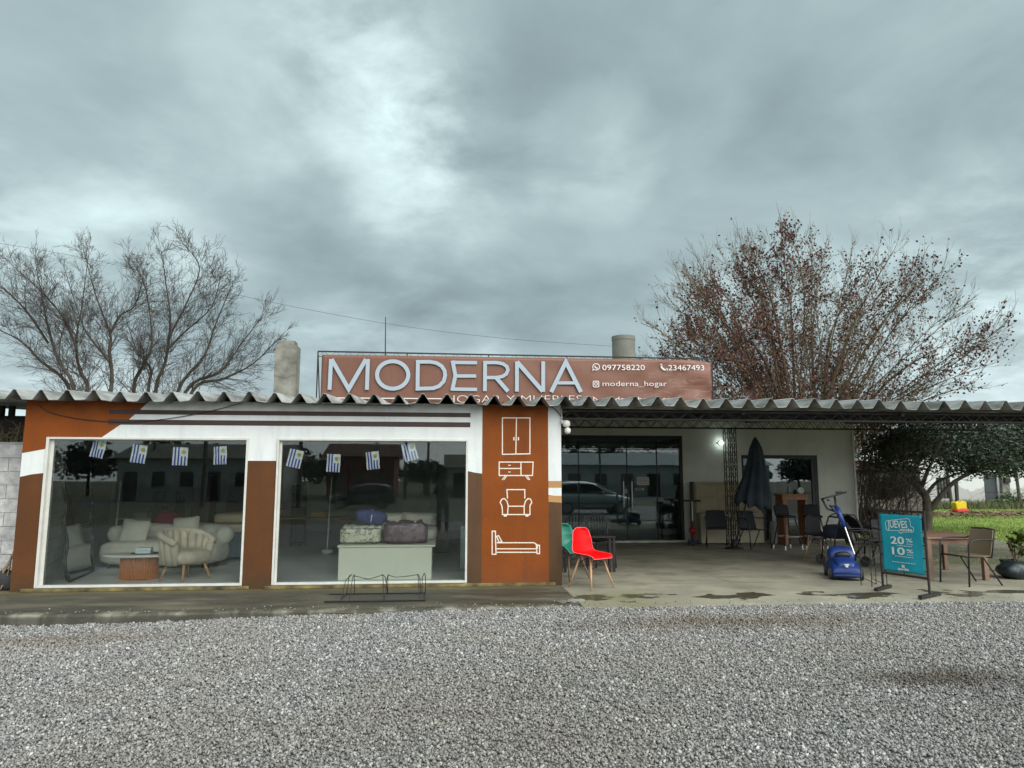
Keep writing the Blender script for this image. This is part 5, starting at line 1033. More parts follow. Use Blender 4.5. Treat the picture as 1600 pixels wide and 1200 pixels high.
for k in range(5): z = zb_+(zt2-zb_)*(.06+.22*k); b.tube([(0, 0, z), (x0+.015, -.012, z)], .006, 5); b.tube([(Ls, 0, z), (x1-.015, -.012, z)], .006, 5)
for k in (.5,): b.tube([(Ls*k, 0, z1_), (Ls*k, -.012, zb_+.02)], .006, 5); b.tube([(Ls*k, 0, hS), (Ls*k, -.012, zt2-.02)], .006, 5)
b.build('cable_ties', 'black', sg)
# small zigzag iron stand behind the sign
t = thing('iron_stand', 'small black zigzag iron stand behind the left leg of the sign', 'stand', (6.35, -.55, 0), R(20)); b = MB()
for x in (-.16, .16):
    b.tube([(x, 0, 0), (x, 0, .66)], .007, 6)
    b.tube([(x, .18, 0), (x, .18, .66)], .007, 6)
for y in (0, .18):
    for k in range(5): b.tube([(-.16 if k % 2 else .16, y, .13*k), (.16 if k % 2 else -.16, y, .13*(k+1))], .005, 5)
b.box(-.18, .18, -.02, .20, .66, .675); b.build('iron_frame', 'black', t)
# planters at the right edge
p = G(1592, 905); t = thing('plant_bag', 'dark plastic grow bag with a leafy green plant at the right edge', 'potted plant', (p.x+.05, p.y+.1, 0))
b = MB(); b.blob((0, 0, .13), (.27, .22, .14), (28, 14), 2.6, fn=lambda v: Vector((v.x*(1-.55*max(0, v.z)/.14*.4), v.y, v.z))*(1+.05*math.sin(v.x*23+v.z*31)+.03*math.sin(v.y*40))); b.build('bag', mat('black_plastic', (.018, .028, .032), .35, .2, 10, .4, 40), t, smooth=True)
b = MB(); r = random.Random(4)
for k in range(150):
    a = r.uniform(0, 6.28); h = r.uniform(.1, .62); rad = r.uniform(0, .13); c = Vector((.08+rad*math.cos(a), rad*math.sin(a), .24+h*.75)); d_ = Vector((r.uniform(-1, 1), r.uniform(-1, 1), r.uniform(-.2, .7))).normalized(); sd = d_.cross(Vector((0, 0, 1))).normalized(); l = r.uniform(.10, .17)
    b.add([c, c+d_*l*.5+sd*l*.28, c+d_*l, c+d_*l*.5-sd*l*.28], [(0, 1, 2, 3)])
b.build('leaves', mat('leaf_olive', (.09, .13, .02), .6, .4, 20), t)
b = MB(); [b.tube([(0, 0, .2), (r.uniform(-.08, .08), r.uniform(-.08, .08), .45), (r.uniform(-.15, .15), r.uniform(-.15, .15), .68)], [.01, .003], 5) if False else b.tube([(0, 0, .2), (r.uniform(-.12, .12), r.uniform(-.12, .12), .6)], [.01, .004], 5) for _ in range(6)]; b.build('stems', 'twood', t)
p = G(1577, 893); t = thing('plant_pot', 'small black plant pot behind the grow bag', 'pot', (p.x, p.y, 0)); b = MB(); b.lathe([(.09, 0), (.12, .17), (.13, .17), (.13, .20), (.115, .20), (.11, .16), (0, .15)], 22); b.build('pot', 'rub', t)
# yellow and red toy on the lawn, post
p = Y(1502, 800, 21.0); t = thing('toy_cart', 'yellow and red plastic toy cart lying on the lawn near the post', 'toy', (p.x, 21, -.03), R(10), )
b = MB(); b.prism([(-.26, .16), (.30, .14), (.32, .52), (.1, .60), (-.06, .48), (-.22, .56), (-.34, .5)], -.05, .25); b.build('yellow_body', mat('toy_yellow', (.62, .46, .0), .5, .1), t, bevel=.04); b = MB(); b.blob((.05, .1, .12), (.40, .22, .13), p=3); b.build('red_base', mat('toy_red2', (.45, .02, .01), .5, .1), t, smooth=True)
# ================================================================== trees
class Tree:
    """collects tapered branch segments (numpy) and leaf positions"""
    def __init__(s, seed): s.r = np.random.default_rng(seed); s.seg = []; s.tips = []
    def path(s, P, r0, r1):
        k = len(P)-1
        for i in range(k): s.seg.append((P[i], P[i+1], r0+(r1-r0)*i/k, r0+(r1-r0)*(i+1)/k))
    def mesh(s, name, m, parent, rmin=0.0):
        A = np.array([np.concatenate([a, b, [ra, rb]]) for a, b, ra, rb in s.seg]); n = len(A); a, b, ra, rb = A[:, :3], A[:, 3:6], np.maximum(A[:, 6], rmin), np.maximum(A[:, 7], rmin)
        d = b-a; d /= np.maximum(np.linalg.norm(d, axis=1, keepdims=True), 1e-9); u = np.where(np.abs(d[:, 2:3]) < .9, np.array([[0, 0, 1.]]), np.array([[1., 0, 0]])); p = np.cross(d, u); p /= np.linalg.norm(p, axis=1, keepdims=True); q = np.cross(d, p)
        def ms(sel, ns, nm):
            k = sel.sum()
            if not k: return
            V = np.zeros((k, 2, ns, 3))
            for j in range(ns):
                o = p[sel]*math.cos(2*math.pi*j/ns)+q[sel]*math.sin(2*math.pi*j/ns); V[:, 0, j] = a[sel]-d[sel]*ra[sel][:, None]*.3+o*ra[sel][:, None]; V[:, 1, j] = b[sel]+d[sel]*rb[sel][:, None]*.3+o*rb[sel][:, None]
            f = np.array([(j, (j+1) % ns, ns+(j+1) % ns, ns+j) for j in range(ns)]); idx = (f[None]+(np.arange(k)*2*ns)[:, None, None]).ravel()
            o = np_mesh(nm, V.reshape(-1, 3), 4, idx, m, parent=parent)
            if ns > 4: o.data.polygons.foreach_set('use_smooth', [True]*len(o.data.polygons))
        ms(ra > .035, 9, name[0]); ms((ra <= .035), 3, name[1])
def curve_pts(P, per=4):
    P = [np.array(p, float) for p in P]; Q = []
    for i in range(len(P)-1):
        a, b, c, d = P[max(i-1, 0)], P[i], P[i+1], P[min(i+2, len(P)-1)]
        for k in range(per): t_ = k/per; Q.append(.5*((2*b)+(c-a)*t_+(2*a-5*b+4*c-d)*t_*t_+(3*b-a-3*c+d)*t_**3))
    Q.append(P[-1]); return Q
def grow(T, p, d, L, r, depth, up=.10, wig=.22, spread=(28, 55), kids=(3, 5), rmin=.004, leafy=False, ratio=(.35, .6)):
    rg = T.r; ns = max(2, min(5, int(L/.22))); P = [p]; dd = d/np.linalg.norm(d)
    for i in range(ns):
        dd = dd+rg.normal(0, wig/math.sqrt(ns), 3)+np.array([0, 0, up/ns*2]); dd /= np.linalg.norm(dd); P.append(P[-1]+dd*L/ns)
    T.path(P, r, max(rmin*.7, r*.25))
    if leafy: T.tips += P[1:]
    if depth <= 0: return
    for _ in range(rg.integers(kids[0], kids[1]+1)):
        f = rg.uniform(.2, 1.0); i = min(int(f*ns), ns-1); q = P[i]+(P[i+1]-P[i])*(f*ns-i); ax = P[i+1]-P[i]; ax /= np.linalg.norm(ax)
        o = np.cross(ax, rg.normal(size=3)); o /= np.linalg.norm(o); th = R(rg.uniform(*spread)); nd = ax*math.cos(th)+o*math.sin(th)
        grow(T, q, nd, L*rg.uniform(*ratio), max(rmin, r*(1-.6*f)*rg.uniform(.4, .65)), depth-1, up, wig, spread, kids, rmin, leafy, ratio)
M['bark'] = mat('grey_bark', (.075, .062, .05), .95, .3, 8, .5, 60); M['twig'] = mat('twig', (.065, .052, .044), .95, .2, 8)
M['bark2'] = mat('plane_bark', (.12, .09, .05), .95, .4, 5, .5, 40); M['twig2'] = mat('brown_twig', (.075, .042, .032), .95, .2, 8)
def bare_tree(label, seed, base, depth_y, limbs, r0, kidlen, cat='tree', jit=1.1):
    T_ = Tree(seed); rg = T_.r; t = thing('bare_tree', label, cat, (0, 0, 0)); b0 = np.array([base[0], depth_y, -.2])
    for li, L in enumerate(limbs):
        off = rg.uniform(-jit, jit); pts = []
        for k, (u, v) in enumerate(L):
            y = depth_y+off*(k+1)/len(L); p = Y(u, 612-(612-v)*.93, y); pts.append(np.array(p))
        if L[0][1] > 600: P0 = [b0+np.array([rg.uniform(-.15, .15), 0, 0]), b0*.5+pts[0]*.5+np.array([0, 0, -.3])]; P = curve_pts(P0+pts, 5); s0 = 5
        else: P = curve_pts(pts, 5); s0 = 1
        rr = r0 if L[0][1] > 600 else r0*.5
        n = len(P); T_.path(P, rr, .012)
        for i in range(s0, n):
            f = i/n
            for _ in range(3 if i > s0+1 else 2):
                ax = P[min(i, n-1)]-P[i-1]; ax /= np.linalg.norm(ax); o = np.cross(ax, rg.normal(size=3)); o /= np.linalg.norm(o); th = R(rg.uniform(25, 48)); nd = ax*math.cos(th)+o*math.sin(th)
                grow(T_, P[i-1]+(P[i]-P[i-1])*rg.uniform(0, 1), nd, kidlen*(1.15-.75*f)*rg.uniform(.5, 1.1), max(.0065, rr*(1-.85*f)*rg.uniform(.15, .32)), 2, .03, .10, (24, 46), (3, 5), .0040, False, (.35, .7))
        grow(T_, P[-1], P[-1]-P[-2], .75, .009, 2, .05, .1, (18, 38), (4, 6), .004)
    T_.mesh(('trunk', 'branches'), M['bark'], t, .0038); return t
bare_tree('bare grey tree at the far left behind the roof', 11, (Y(110, 760, 14.5).x, 0), 14.5, [
    [(116, 612), (91, 559), (75, 502), (67, 459), (56, 398)], [(110, 612), (62, 559), (30, 525), (-20, 500)], [(137, 612), (125, 578), (119, 530), (128, 470), (138, 385)], [(75, 530), (40, 475), (0, 435), (-40, 420)],
    [(120, 540), (100, 490), (70, 450), (20, 400)], [(173, 612), (171, 543), (172, 515), (150, 450), (132, 380)], [(172, 515), (188, 484), (212, 465), (226, 405)], [(170, 560), (140, 520), (128, 495), (105, 420)]], .090, 1.5)
bare_tree('bare grey tree behind the left roof, nearer the chimney', 12, (Y(245, 760, 15).x, 0), 15, [
    [(209, 612), (225, 565), (238, 528), (228, 440), (210, 400)], [(243, 612), (259, 559), (266, 490), (260, 434), (252, 376)], [(266, 515), (291, 465), (312, 405), (290, 368)], [(278, 612), (319, 552), (338, 496), (362, 434)],
    [(290, 612), (344, 578), (375, 534), (412, 482)], [(300, 612), (350, 590), (395, 565), (428, 530)], [(262, 540), (290, 510), (330, 470), (345, 420)], [(232, 612), (236, 575), (215, 545), (200, 500)]], .085, 1.5)
# plane tree with brown leaves: many long shoots fanning from a pollarded head
def plane_tree():
    t = thing('plane_tree', 'large domed plane tree with clinging brown leaves behind the porch', 'tree'); T_ = Tree(5); rg = T_.r; y0 = 16.0
    c = np.array(Y(1262, 745, y0)); base = c.copy(); base[2] = -.2; T_.path(curve_pts([base, base+np.array([.05, 0, 1.0]), c], 3), .42, .34)
    px = (Y(1363, 500, y0).x-Y(1263, 500, y0).x)/100
    def edge(th): return 1.0
    limbs = []
    for k in range(86):
        a = R(-84+168*(k+.5)/86+rg.uniform(-3, 3)); el = rg.normal(0, .62); el = max(-1.0, min(1.0, el))
        rad = np.array([math.copysign(abs(math.sin(a))**.72, a)*262*px*math.cos(el)**.6, math.sin(el)*5.6, abs(math.cos(a))**.62*372*px*(.5+.5*math.cos(el))]); 
        big = k % 5 == 0; st = c+np.array([rg.uniform(-.4, .4), rg.uniform(-.4, .4), rg.uniform(-.5, .3)])
        mid1 = st+rad*np.array([.30, .3, .36])+rg.normal(0, .12, 3); mid2 = st+rad*np.array([.62, .62, .70])+rg.normal(0, .15, 3); e = st+rad*rg.uniform(.84, .95)
        P = curve_pts([st, mid1, mid2, e], 6); r0 = rg.uniform(.07, .11) if big else rg.uniform(.022, .045); T_.path(P, r0, .010); n = len(P)
        for i in range(3, n):
            f = i/n
            for _ in range(2):
                ax = P[i]-P[i-1]; ax /= np.linalg.norm(ax); o = np.cross(ax, rg.normal(size=3)); o /= np.linalg.norm(o); th = R(rg.uniform(16, 48)); nd = ax*math.cos(th)+o*math.sin(th)+np.array([0, 0, .10])
                grow(T_, P[i-1]+(P[i]-P[i-1])*rg.uniform(0, 1), nd, (1.8-.8*f)*rg.uniform(.5, 1.1), max(.006, .016*(1-.5*f)), 2 if f > .6 else 1, .12, .08, (16, 36), (2, 4), .0042, True)
        grow(T_, P[-1], P[-1]-P[-2]+np.array([0, 0, .05]), 1.1, .010, 1, .3, .10, (8, 24), (4, 6), .0045, True)
    def inside(p, k=1.0):
        dx, dz = abs(p[0]-c[0])/px/(292 if p[0] < c[0] else 276), max(0, p[2]-c[2])/px/418
        return (dx**2.3+dz**2.3) < k
    T_.seg = [s for s in T_.seg if inside(s[1], rg.uniform(.86, 1.06))]
    T_.mesh(('trunk', 'branches'), M['bark2'], t, .0038)
    tips = np.array([p for p in T_.tips if inside(p, .95)]); dx = (tips[:, 0]-c[0])/px; dz = (tips[:, 2]-c[2])/px
    rr = np.sqrt((dx/272)**2+(dz/380)**2); w_ = np.clip(1.15-rr, .0, .62)*(1.0+.55*(dx < 0))*np.where(rr > .93, .25, 1); w_ *= .35+.65*(np.sin(tips[:, 0]*2.1+tips[:, 2]*1.3)*np.sin(tips[:, 1]*1.7+tips[:, 2]*2.2) > -.25); w_ /= w_.sum()
    n = 30000; P = tips[rg.choice(len(tips), n, p=w_)]+rg.normal(0, .09, (n, 3)); a = rg.normal(size=(n, 3)); a /= np.linalg.norm(a, axis=1, keepdims=True); b = np.cross(a, rg.normal(size=(n, 3))); b /= np.linalg.norm(b, axis=1, keepdims=True); s = rg.uniform(.034, .066, n)[:, None]; cv = np.cross(a, b)*s*.5
    V = np.stack([P-a*s, P+b*s*.8+cv, P+a*s, P-b*s*.7+cv], 1).reshape(-1, 3); ms = [mat('dry_plane_leaf', c_, .9, .2, 1) for c_ in ((.12, .04, .032), (.085, .03, .032), (.17, .065, .04), (.055, .024, .025))]
    np_mesh('crown_leaves', V, 4, np.arange(n*4), ms, rg.integers(0, 4, n), t)
plane_tree()
def leafy_tree(name, label, seed, base, trunk, crown, nleaf, ls, cols, cat='tree', hole=.0, r0=.2, rot=0):
    """trunk: polylines from the base; crown: ellipsoids (cx,cy,cz,rx,ry,rz)"""
    t = thing(name, label, cat); T_ = Tree(seed); rg = T_.r
    for P, r in trunk: T_.path(curve_pts(P, 4), r, r*.35)
    pts = []; cr = np.array(crown, float); vol = cr[:, 3]*cr[:, 4]*cr[:, 5]; ids = rg.choice(len(cr), nleaf, p=vol/vol.sum()); u = rg.normal(size=(nleaf, 3)); u /= np.linalg.norm(u, axis=1, keepdims=True); u *= (rg.uniform(0, 1, nleaf)**.45)[:, None]; P = cr[ids, :3]+u*cr[ids, 3:]
    k = np.sin(P[:, 0]*3.1+1.7*np.sin(P[:, 2]*2.7))*np.sin(P[:, 1]*2.9+P[:, 2]*3.3)+.5*np.sin(P[:, 0]*7.3+P[:, 2]*6.1+P[:, 1]*5); P = P[k > hole-.75]; n = len(P); P += rg.normal(0, .03, (n, 3))
    ends = np.array([p[-1] for p, r in trunk], float)
    for i in rg.choice(n, min(n, 420), replace=False):
        e = ends[np.argmin(((ends-P[i])**2).sum(1))]; m_ = (e+P[i])/2+rg.normal(0, .12, 3); T_.path([e, m_, P[i]], .016, .005)
    T_.mesh(('trunk', 'branches'), M['bark'], t, .004)
    a = rg.normal(size=(n, 3)); a[:, 2] *= .6; a /= np.linalg.norm(a, axis=1, keepdims=True); b = np.cross(a, rg.normal(size=(n, 3))); b /= np.linalg.norm(b, axis=1, keepdims=True); s = rg.uniform(.6, 1.25, n)[:, None]*ls
    V = np.stack([P-a*s, P+b*s*.45, P+a*s, P-b*s*.45], 1).reshape(-1, 3); ms = [mat('leaf', c_, .55, .25, 1.2) for c_ in cols]
    np_mesh('crown', V, 4, np.arange(n*4), ms, rg.integers(0, len(cols), n), t); return t
EG = ((.014, .031, .015), (.022, .046, .020), (.034, .060, .028), (.016, .024, .012))
ty = 9.5; b0 = np.array(Y(1446, 828, ty)); b0[2] = -.1; q = lambda u, v, dy=0: np.array(Y(u, v, ty+dy))
ell = lambda u, v, ru, rv, dy=0, ry=1.2: (*Y(u, v, ty+dy), ru*20.3/1123, ry, rv*20.3/1123)
leafy_tree('evergreen_tree', 'dark evergreen tree with a forked trunk on the lawn behind the sign', 3, b0,
    [([b0, q(1449, 800), q(1446, 775), q(1436, 760), q(1428, 742)], .16), ([q(1450, 800), q(1470, 775, -.2), q(1492, 752, -.3), q(1520, 738, -.4)], .10), ([q(1446, 775), q(1462, 755, .3), q(1490, 742, .5), q(1540, 728, .6)], .06), ([q(1446, 778), q(1425, 755, .2), q(1405, 738, .3), q(1385, 725, .4)], .07), ([q(1440, 760), q(1450, 735, -.6), q(1460, 715, -.8)], .07)],
    [ell(1400, 705, 50, 36), ell(1372, 726, 30, 16, .3, .6), ell(1450, 700, 60, 48, 0, 1.6), ell(1520, 700, 60, 52, -.4, 1.6), ell(1585, 700, 55, 50, .2, 1.6), ell(1640, 695, 50, 55, 0, 1.6), ell(1480, 680, 90, 36, .5, 1.5), ell(1575, 728, 50, 22, -.5, .9), ell(1420, 690, 60, 34, .8, 1.2), ell(1600, 675, 70, 40, .6, 1.4)], 34000, .055, EG, r0=.16)
# tangled bare shrub between the porch wall and the tree
T_ = Tree(21); tt = thing('bare_shrub', 'tangled brown leafless shrub right of the porch wall', 'shrub'); p0 = np.array(Y(1372, 800, 8.6)); p0[2] = 0
for k in range(26):
    a = T_.r.uniform(-1, 1); grow(T_, p0+np.array([T_.r.uniform(-.6, .6), T_.r.uniform(-.3, .3), 0]), np.array([a*.35, T_.r.uniform(-.2, .2), 1]), T_.r.uniform(1.4, 3.1), .018, 3, .05, .35, (25, 60), (2, 4), .005)
T_.mesh(('trunk', 'branches'), M['twig'], tt, .005)
T_ = Tree(22); tt = thing('climbing_branches', 'mass of bare arching branches under the porch roof right of the wall', 'shrub'); p0 = np.array(Y(1350, 800, 10.2)); p0[2] = 0
for k in range(16):
    tx = T_.r.uniform(1350, 1420); tv = T_.r.uniform(655, 700); e = np.array(Y(tx, tv, 10.2+T_.r.uniform(-.8, .8))); P = curve_pts([p0+T_.r.normal(0, .15, 3)*np.array([1, 1, 0]), (p0+e)/2+T_.r.normal(0, .3, 3), e], 5); T_.path(P, .022, .008)
    for i in range(4, len(P)): grow(T_, P[i], T_.r.normal(0, 1, 3)*np.array([1, .4, .6])+np.array([.3, 0, .2]), T_.r.uniform(.4, .9), .010, 2, .05, .3, (25, 55), (2, 4), .005)
T_.mesh(('trunk', 'branches'), M['twig2'], tt, .005)
# small leaning bare tree in front of the far house
leafy_tree('small_tree', 'small dark tree in front of the shed, left of the evergreen', 31, b0, [([np.array(Y(1417, 812, 12.))*np.array([1, 1, 0]), np.array(Y(1416, 780, 12.)), np.array(Y(1412, 765, 12.))], .06), ([np.array(Y(1416, 782, 12.)), np.array(Y(1428, 770, 12.)), np.array(Y(1436, 755, 12.))], .045)],
    [(*Y(1392, 757, 12.), .75, .6, .42), (*Y(1415, 750, 12.2), .5, .5, .35), (*Y(1375, 768, 12.), .6, .5, .4)], 3200, .05, ((.03, .035, .02), (.05, .045, .03), (.06, .05, .03)))
# hedge of leaf litter and bushes right of the wall
def bush(label, u, v, y, rx, rz, n, cols, seed, ls=.045):
    p = Y(u, v, y); t = leafy_tree('bush', label, seed, None, [([(p.x, y, -.1), (p.x+.02, y, .1), (p.x, y, max(.15, p.z))], .03)], [(p.x, y, p.z, rx, rx*.7, rz), (p.x+rx*.5, y+.1, p.z*.8, rx*.6, rx*.5, rz*.7), (p.x-rx*.5, y-.1, p.z*.8, rx*.6, rx*.5, rz*.7)], n, ls, cols, 'bush'); return t
bush('low bush of red brown dry leaves beside the porch wall', 1357, 812, 9.0, .55, .45, 1800, ((.16, .04, .03), (.20, .13, .09), (.05, .06, .03)), 41)
bush('green bush growing at the right corner of the far house', 1583, 790, 27.5, 1.3, .8, 1600, ((.05, .09, .04), (.08, .13, .05)), 42, .11)
bush('low dark bush under the evergreen behind the sign', 1398, 815, 10.5, .7, .35, 1500, ((.10, .07, .05), (.05, .05, .03)), 43)
for i, (u, v, y, rx, rz, lb) in enumerate(((1330, 745, 33, 3.2, 2.6, 'dark distant trees behind the shed'), (1640, 735, 38, 6, 3.5, 'dark distant trees right of the far house'), (-30, 735, 40, 9, 3.0, 'dark distant trees at the far left'), (55, 740, 60, 6, 3, 'dark distant trees left behind the block wall'))):
    bush(lb, u, v, y, rx, rz, 2600, EG, 50+i, .22)

# ================================================================== things right and left of the shop
def f_oldwhite(t, pos):
    s = t.node('ShaderNodeSeparateXYZ'); t.put(s.inputs[0], pos); n = t.noise(t.vmath('MULTIPLY', pos, (1, 1, 1.2)), 1.3, 5, .6)
    k = t.mr(t.math('ADD', s.outputs[2], t.math('MULTIPLY', t.math('SUBTRACT', n, .5), 1.3)), 1.10, 1.0, 0, 1)
    c = t.mix(t.math('MULTIPLY', k, .75), (.62, .64, .62), (.36, .35, .32)); v = t.node('ShaderNodeTexVoronoi', feature='DISTANCE_TO_EDGE'); v.inputs['Scale'].default_value = 1.1; t.put(v.inputs['Vector'], t.vmath('ADD', pos, t.vmath('SCALE', (1, 1, 1), scale=t.math('MULTIPLY', n, .8))))
    return t.mix(t.math('MULTIPLY', t.mr(v.outputs['Distance'], .02, .0, 0, .8), k), c, (.12, .11, .10)), None, n
M['oldwhite'] = posmat('stained_whitewash', f_oldwhite, .9, .3)
hs = thing('far_house', 'long low white house with stained walls beyond the lawn', 'house'); HY_ = 29.0
X9 = lambda u: Y(u, 760, HY_).x; Z9 = lambda v: Y(1520, v, HY_).z
d0, d1, w0, w1 = X9(1538), X9(1559), X9(1463), X9(1482)
wz0, wz1, dz1, tz = Z9(779), Z9(746), Z9(737), 3.6
b = MB()
for a_, c_, z0, z1 in ((X9(1345), w0, 0, tz), (w0, w1, 0, wz0), (w0, w1, wz1, tz), (w1, d0, 0, tz), (d0, d1, dz1, tz), (d1, X9(1760), 0, tz)): b.box(a_, c_, HY_, HY_+.25, -.1 if z0 == 0 else z0, z1)
b.box(X9(1345), X9(1760), HY_+6, HY_+6.25, -.1, tz); b.box(X9(1345), X9(1345)+.25, HY_+.25, HY_+6, -.1, tz); b.build('wall', 'oldwhite', hs)
b = MB(); b.box(X9(1340), X9(1765), HY_-.25, HY_+6.5, tz, tz+.14); b.build('roof', 'conc', hs)
b = MB(); b.box(d0, d1, HY_+.10, HY_+.15, 0, dz1); [b.box(d0+.1, d1-.1, HY_+.07, HY_+.099, z, z+.5) for z in (.2, .8)]; b.build('door', mat('dark_door', (.035, .045, .05), .5, .15), hs)
wn = MB(); wn.box(w0, w1, HY_+.12, HY_+.14, wz0, wz1); wn = wn.build('window', mat('dark_pane', (.16, .17, .16), .2, .2), hs)
b = MB(); stroke(b, [(w0, wz0), (w0, wz1), (w1, wz1), (w1, wz0)], .08, HY_+.05, HY_+.11, 0, True); [b.box(w0+(w1-w0)*k/4-.02, w0+(w1-w0)*k/4+.02, HY_+.06, HY_+.115, wz0, wz1) for k in (1, 2, 3)]; b.box(w0, w1, HY_+.055, HY_+.117, (wz0+wz1)/2-.02, (wz0+wz1)/2+.02); b.build('window_grille', 'rust', wn)
b = MB(); b.box(X9(1562), X9(1574), HY_-.2, HY_-.003, -.1, tz-.1); b.build('buttress', 'conc', hs)
b = MB(); b.box(X9(1568)-.15, X9(1568)+.2, HY_-.35, HY_-.203, 1.35, 1.6); b.build('meter_box', 'rust', hs)
for u, lb, h in ((1487, 'thin grey post in front of the far house, left of the dark stake', 3.2), (1594, 'dark post in front of the far house at the right edge', 3.6)):
    p = Y(u, 780, 26); b = MB(); b.tube([(p.x, 26, -.1), (p.x-.1, 26, h/2), (p.x-.25, 26, h)], [.09, .08, .06], 7); tag(b.build('wooden_post', 'bark'), lb, 'post')
p = Y(1495, 780, 21.6); b = MB(); b.bar((p.x, 21.6, 0), (p.x+.03, 21.6, Y(1495, 752, 21.6).z), .12); tag(b.build('dark_stake', 'rust'), 'short dark stake standing directly above the yellow toy cart', 'stake')
sh = thing('shed', 'low weathered wooden shed with sagging roof right of the porch wall', 'shed'); SY = 16
sx0, sx1 = Y(1310, 760, SY).x, Y(1432, 760, SY).x; z1 = Y(1380, 728, SY).z; b = MB()
k = 0; x = sx0
while x < sx1: wd = .16+.05*math.sin(k*2.3); b.box(x, x+wd-.012, SY+.02*(k % 2), SY+.05+.02*(k % 2), -.1, z1-.05*math.sin(k)); x += wd; k += 1
b.build('plank_wall', mat('old_planks', (.10, .085, .075), .95, .5, 3, .4, 30, c2=(.15, .13, .115)), sh)
b = MB(); b.box(sx0, sx1, SY+.1, SY+3.5, -.1, z1-.06); b.build('side_walls', 'conc', sh)
b = MB(); b.box(sx0-.3, sx1+.3, SY-.3, SY+3.8, z1+.02, z1+.10, rot=RX(R(5))); [b.box(sx0-.3+k_*.5, sx0-.25+k_*.5, SY-.32, SY+3.8, z1+.11, z1+.16, rot=RX(R(5)), piv=((sx0+sx1)/2, SY+1.75, z1+.06)) for k_ in range(int((sx1-sx0)/.5)+1)]; b.build('roof', mat('rusty_sheet', (.12, .06, .045), .8, .5, 2, .3, 30), sh)
# block wall at the left of the shop and the clutter at its foot
bw = thing('block_wall', 'unpainted pale block wall at the left edge of the shop', 'wall'); LYW = .62; zt2 = Y(20, 690, LYW).z; zz = -.15; row = 0; b = MB(); r = random.Random(3)
while zz < zt2-.05:
    h = min(.2, zt2-zz); x = -11-.2*(row % 2)
    while x < -5.93-.02:
        x2 = min(x+.4, -5.93); b.box(x+.006, x2-.006, LYW-r.uniform(0, .012), LYW+.14, zz+.005, zz+h-.005); x += .4
    zz += .2; row += 1
b.build('blocks', mat('pale_block', (.40, .39, .39), .95, .3, 5, 1.0, 30, c2=(.54, .53, .52), streak=.4), bw); b = MB(); b.box(-11.2, -5.94, LYW+.006, LYW+.13, -.15, zt2-.006); b.build('mortar', mat('mortar', (.36, .36, .355), .95, .2, 6, .5, 60), bw)
wb = MB(); z1, z2 = Y(20, 688, 1.0).z, Y(20, 655, 1.0).z; wb.box(-10, -5.95, 1.0, 1.08, z1-.1, z2); tag(wb.build('weathered_board', mat('board_dark', (.05, .04, .035), .9, .4, 3)), 'dark weathered board above the block wall under the left eave', 'board')
T_ = Tree(61); tt = thing('wall_weeds', 'dry pale weeds sprouting along the top of the block wall', 'weeds')
for k in range(70): x = T_.r.uniform(-8.5, -6.0); grow(T_, np.array([x, .75+T_.r.uniform(-.06, .06), zt2-.03]), np.array([T_.r.normal(0, .35), T_.r.normal(0, .2), 1]), T_.r.uniform(.12, .32), .008, 1, 0, .35, (20, 60), (2, 4), .004)
T_.mesh(('stems', 'stems'), mat('dry_weed', (.20, .17, .10), .95, .3, 3), tt, .004)
for i, (u, v, a, l, lb) in enumerate(((3, 905, 62, .55, 'curled dry palm husk leaning on the block wall, upper one'), (8, 915, 78, .42, 'curled dry palm husk leaning on the block wall, lower one'))):
    p = Y(u, v, .25); b = MB(); b.grid(lambda s_, c: (p.x+l*(s_-.5)*math.cos(R(a))+.05*(c-.5), .30-.12*c+.06*math.sin(3*s_), max(.01, .02+l*s_*math.sin(R(a))+.05*math.cos(4*(c-.5)))), 10, 6)
    o = b.build('palm_husk', mat('husk', (.28, .19, .11), .9, .3, 8), solid=.008); tag(o, lb, 'palm husk', 'palm husks by the block wall')
b = MB(); p = Y(8, 905, .3); b.blob((p.x, .35, .10), (.20, .15, .16), (16, 10), 2.3, fn=lambda v: v*(1+.1*math.sin(v.x*30+v.z*20))); tag(b.build('rubbish_bag', 'rub', smooth=True), 'black rubbish bag at the foot of the block wall', 'bag')

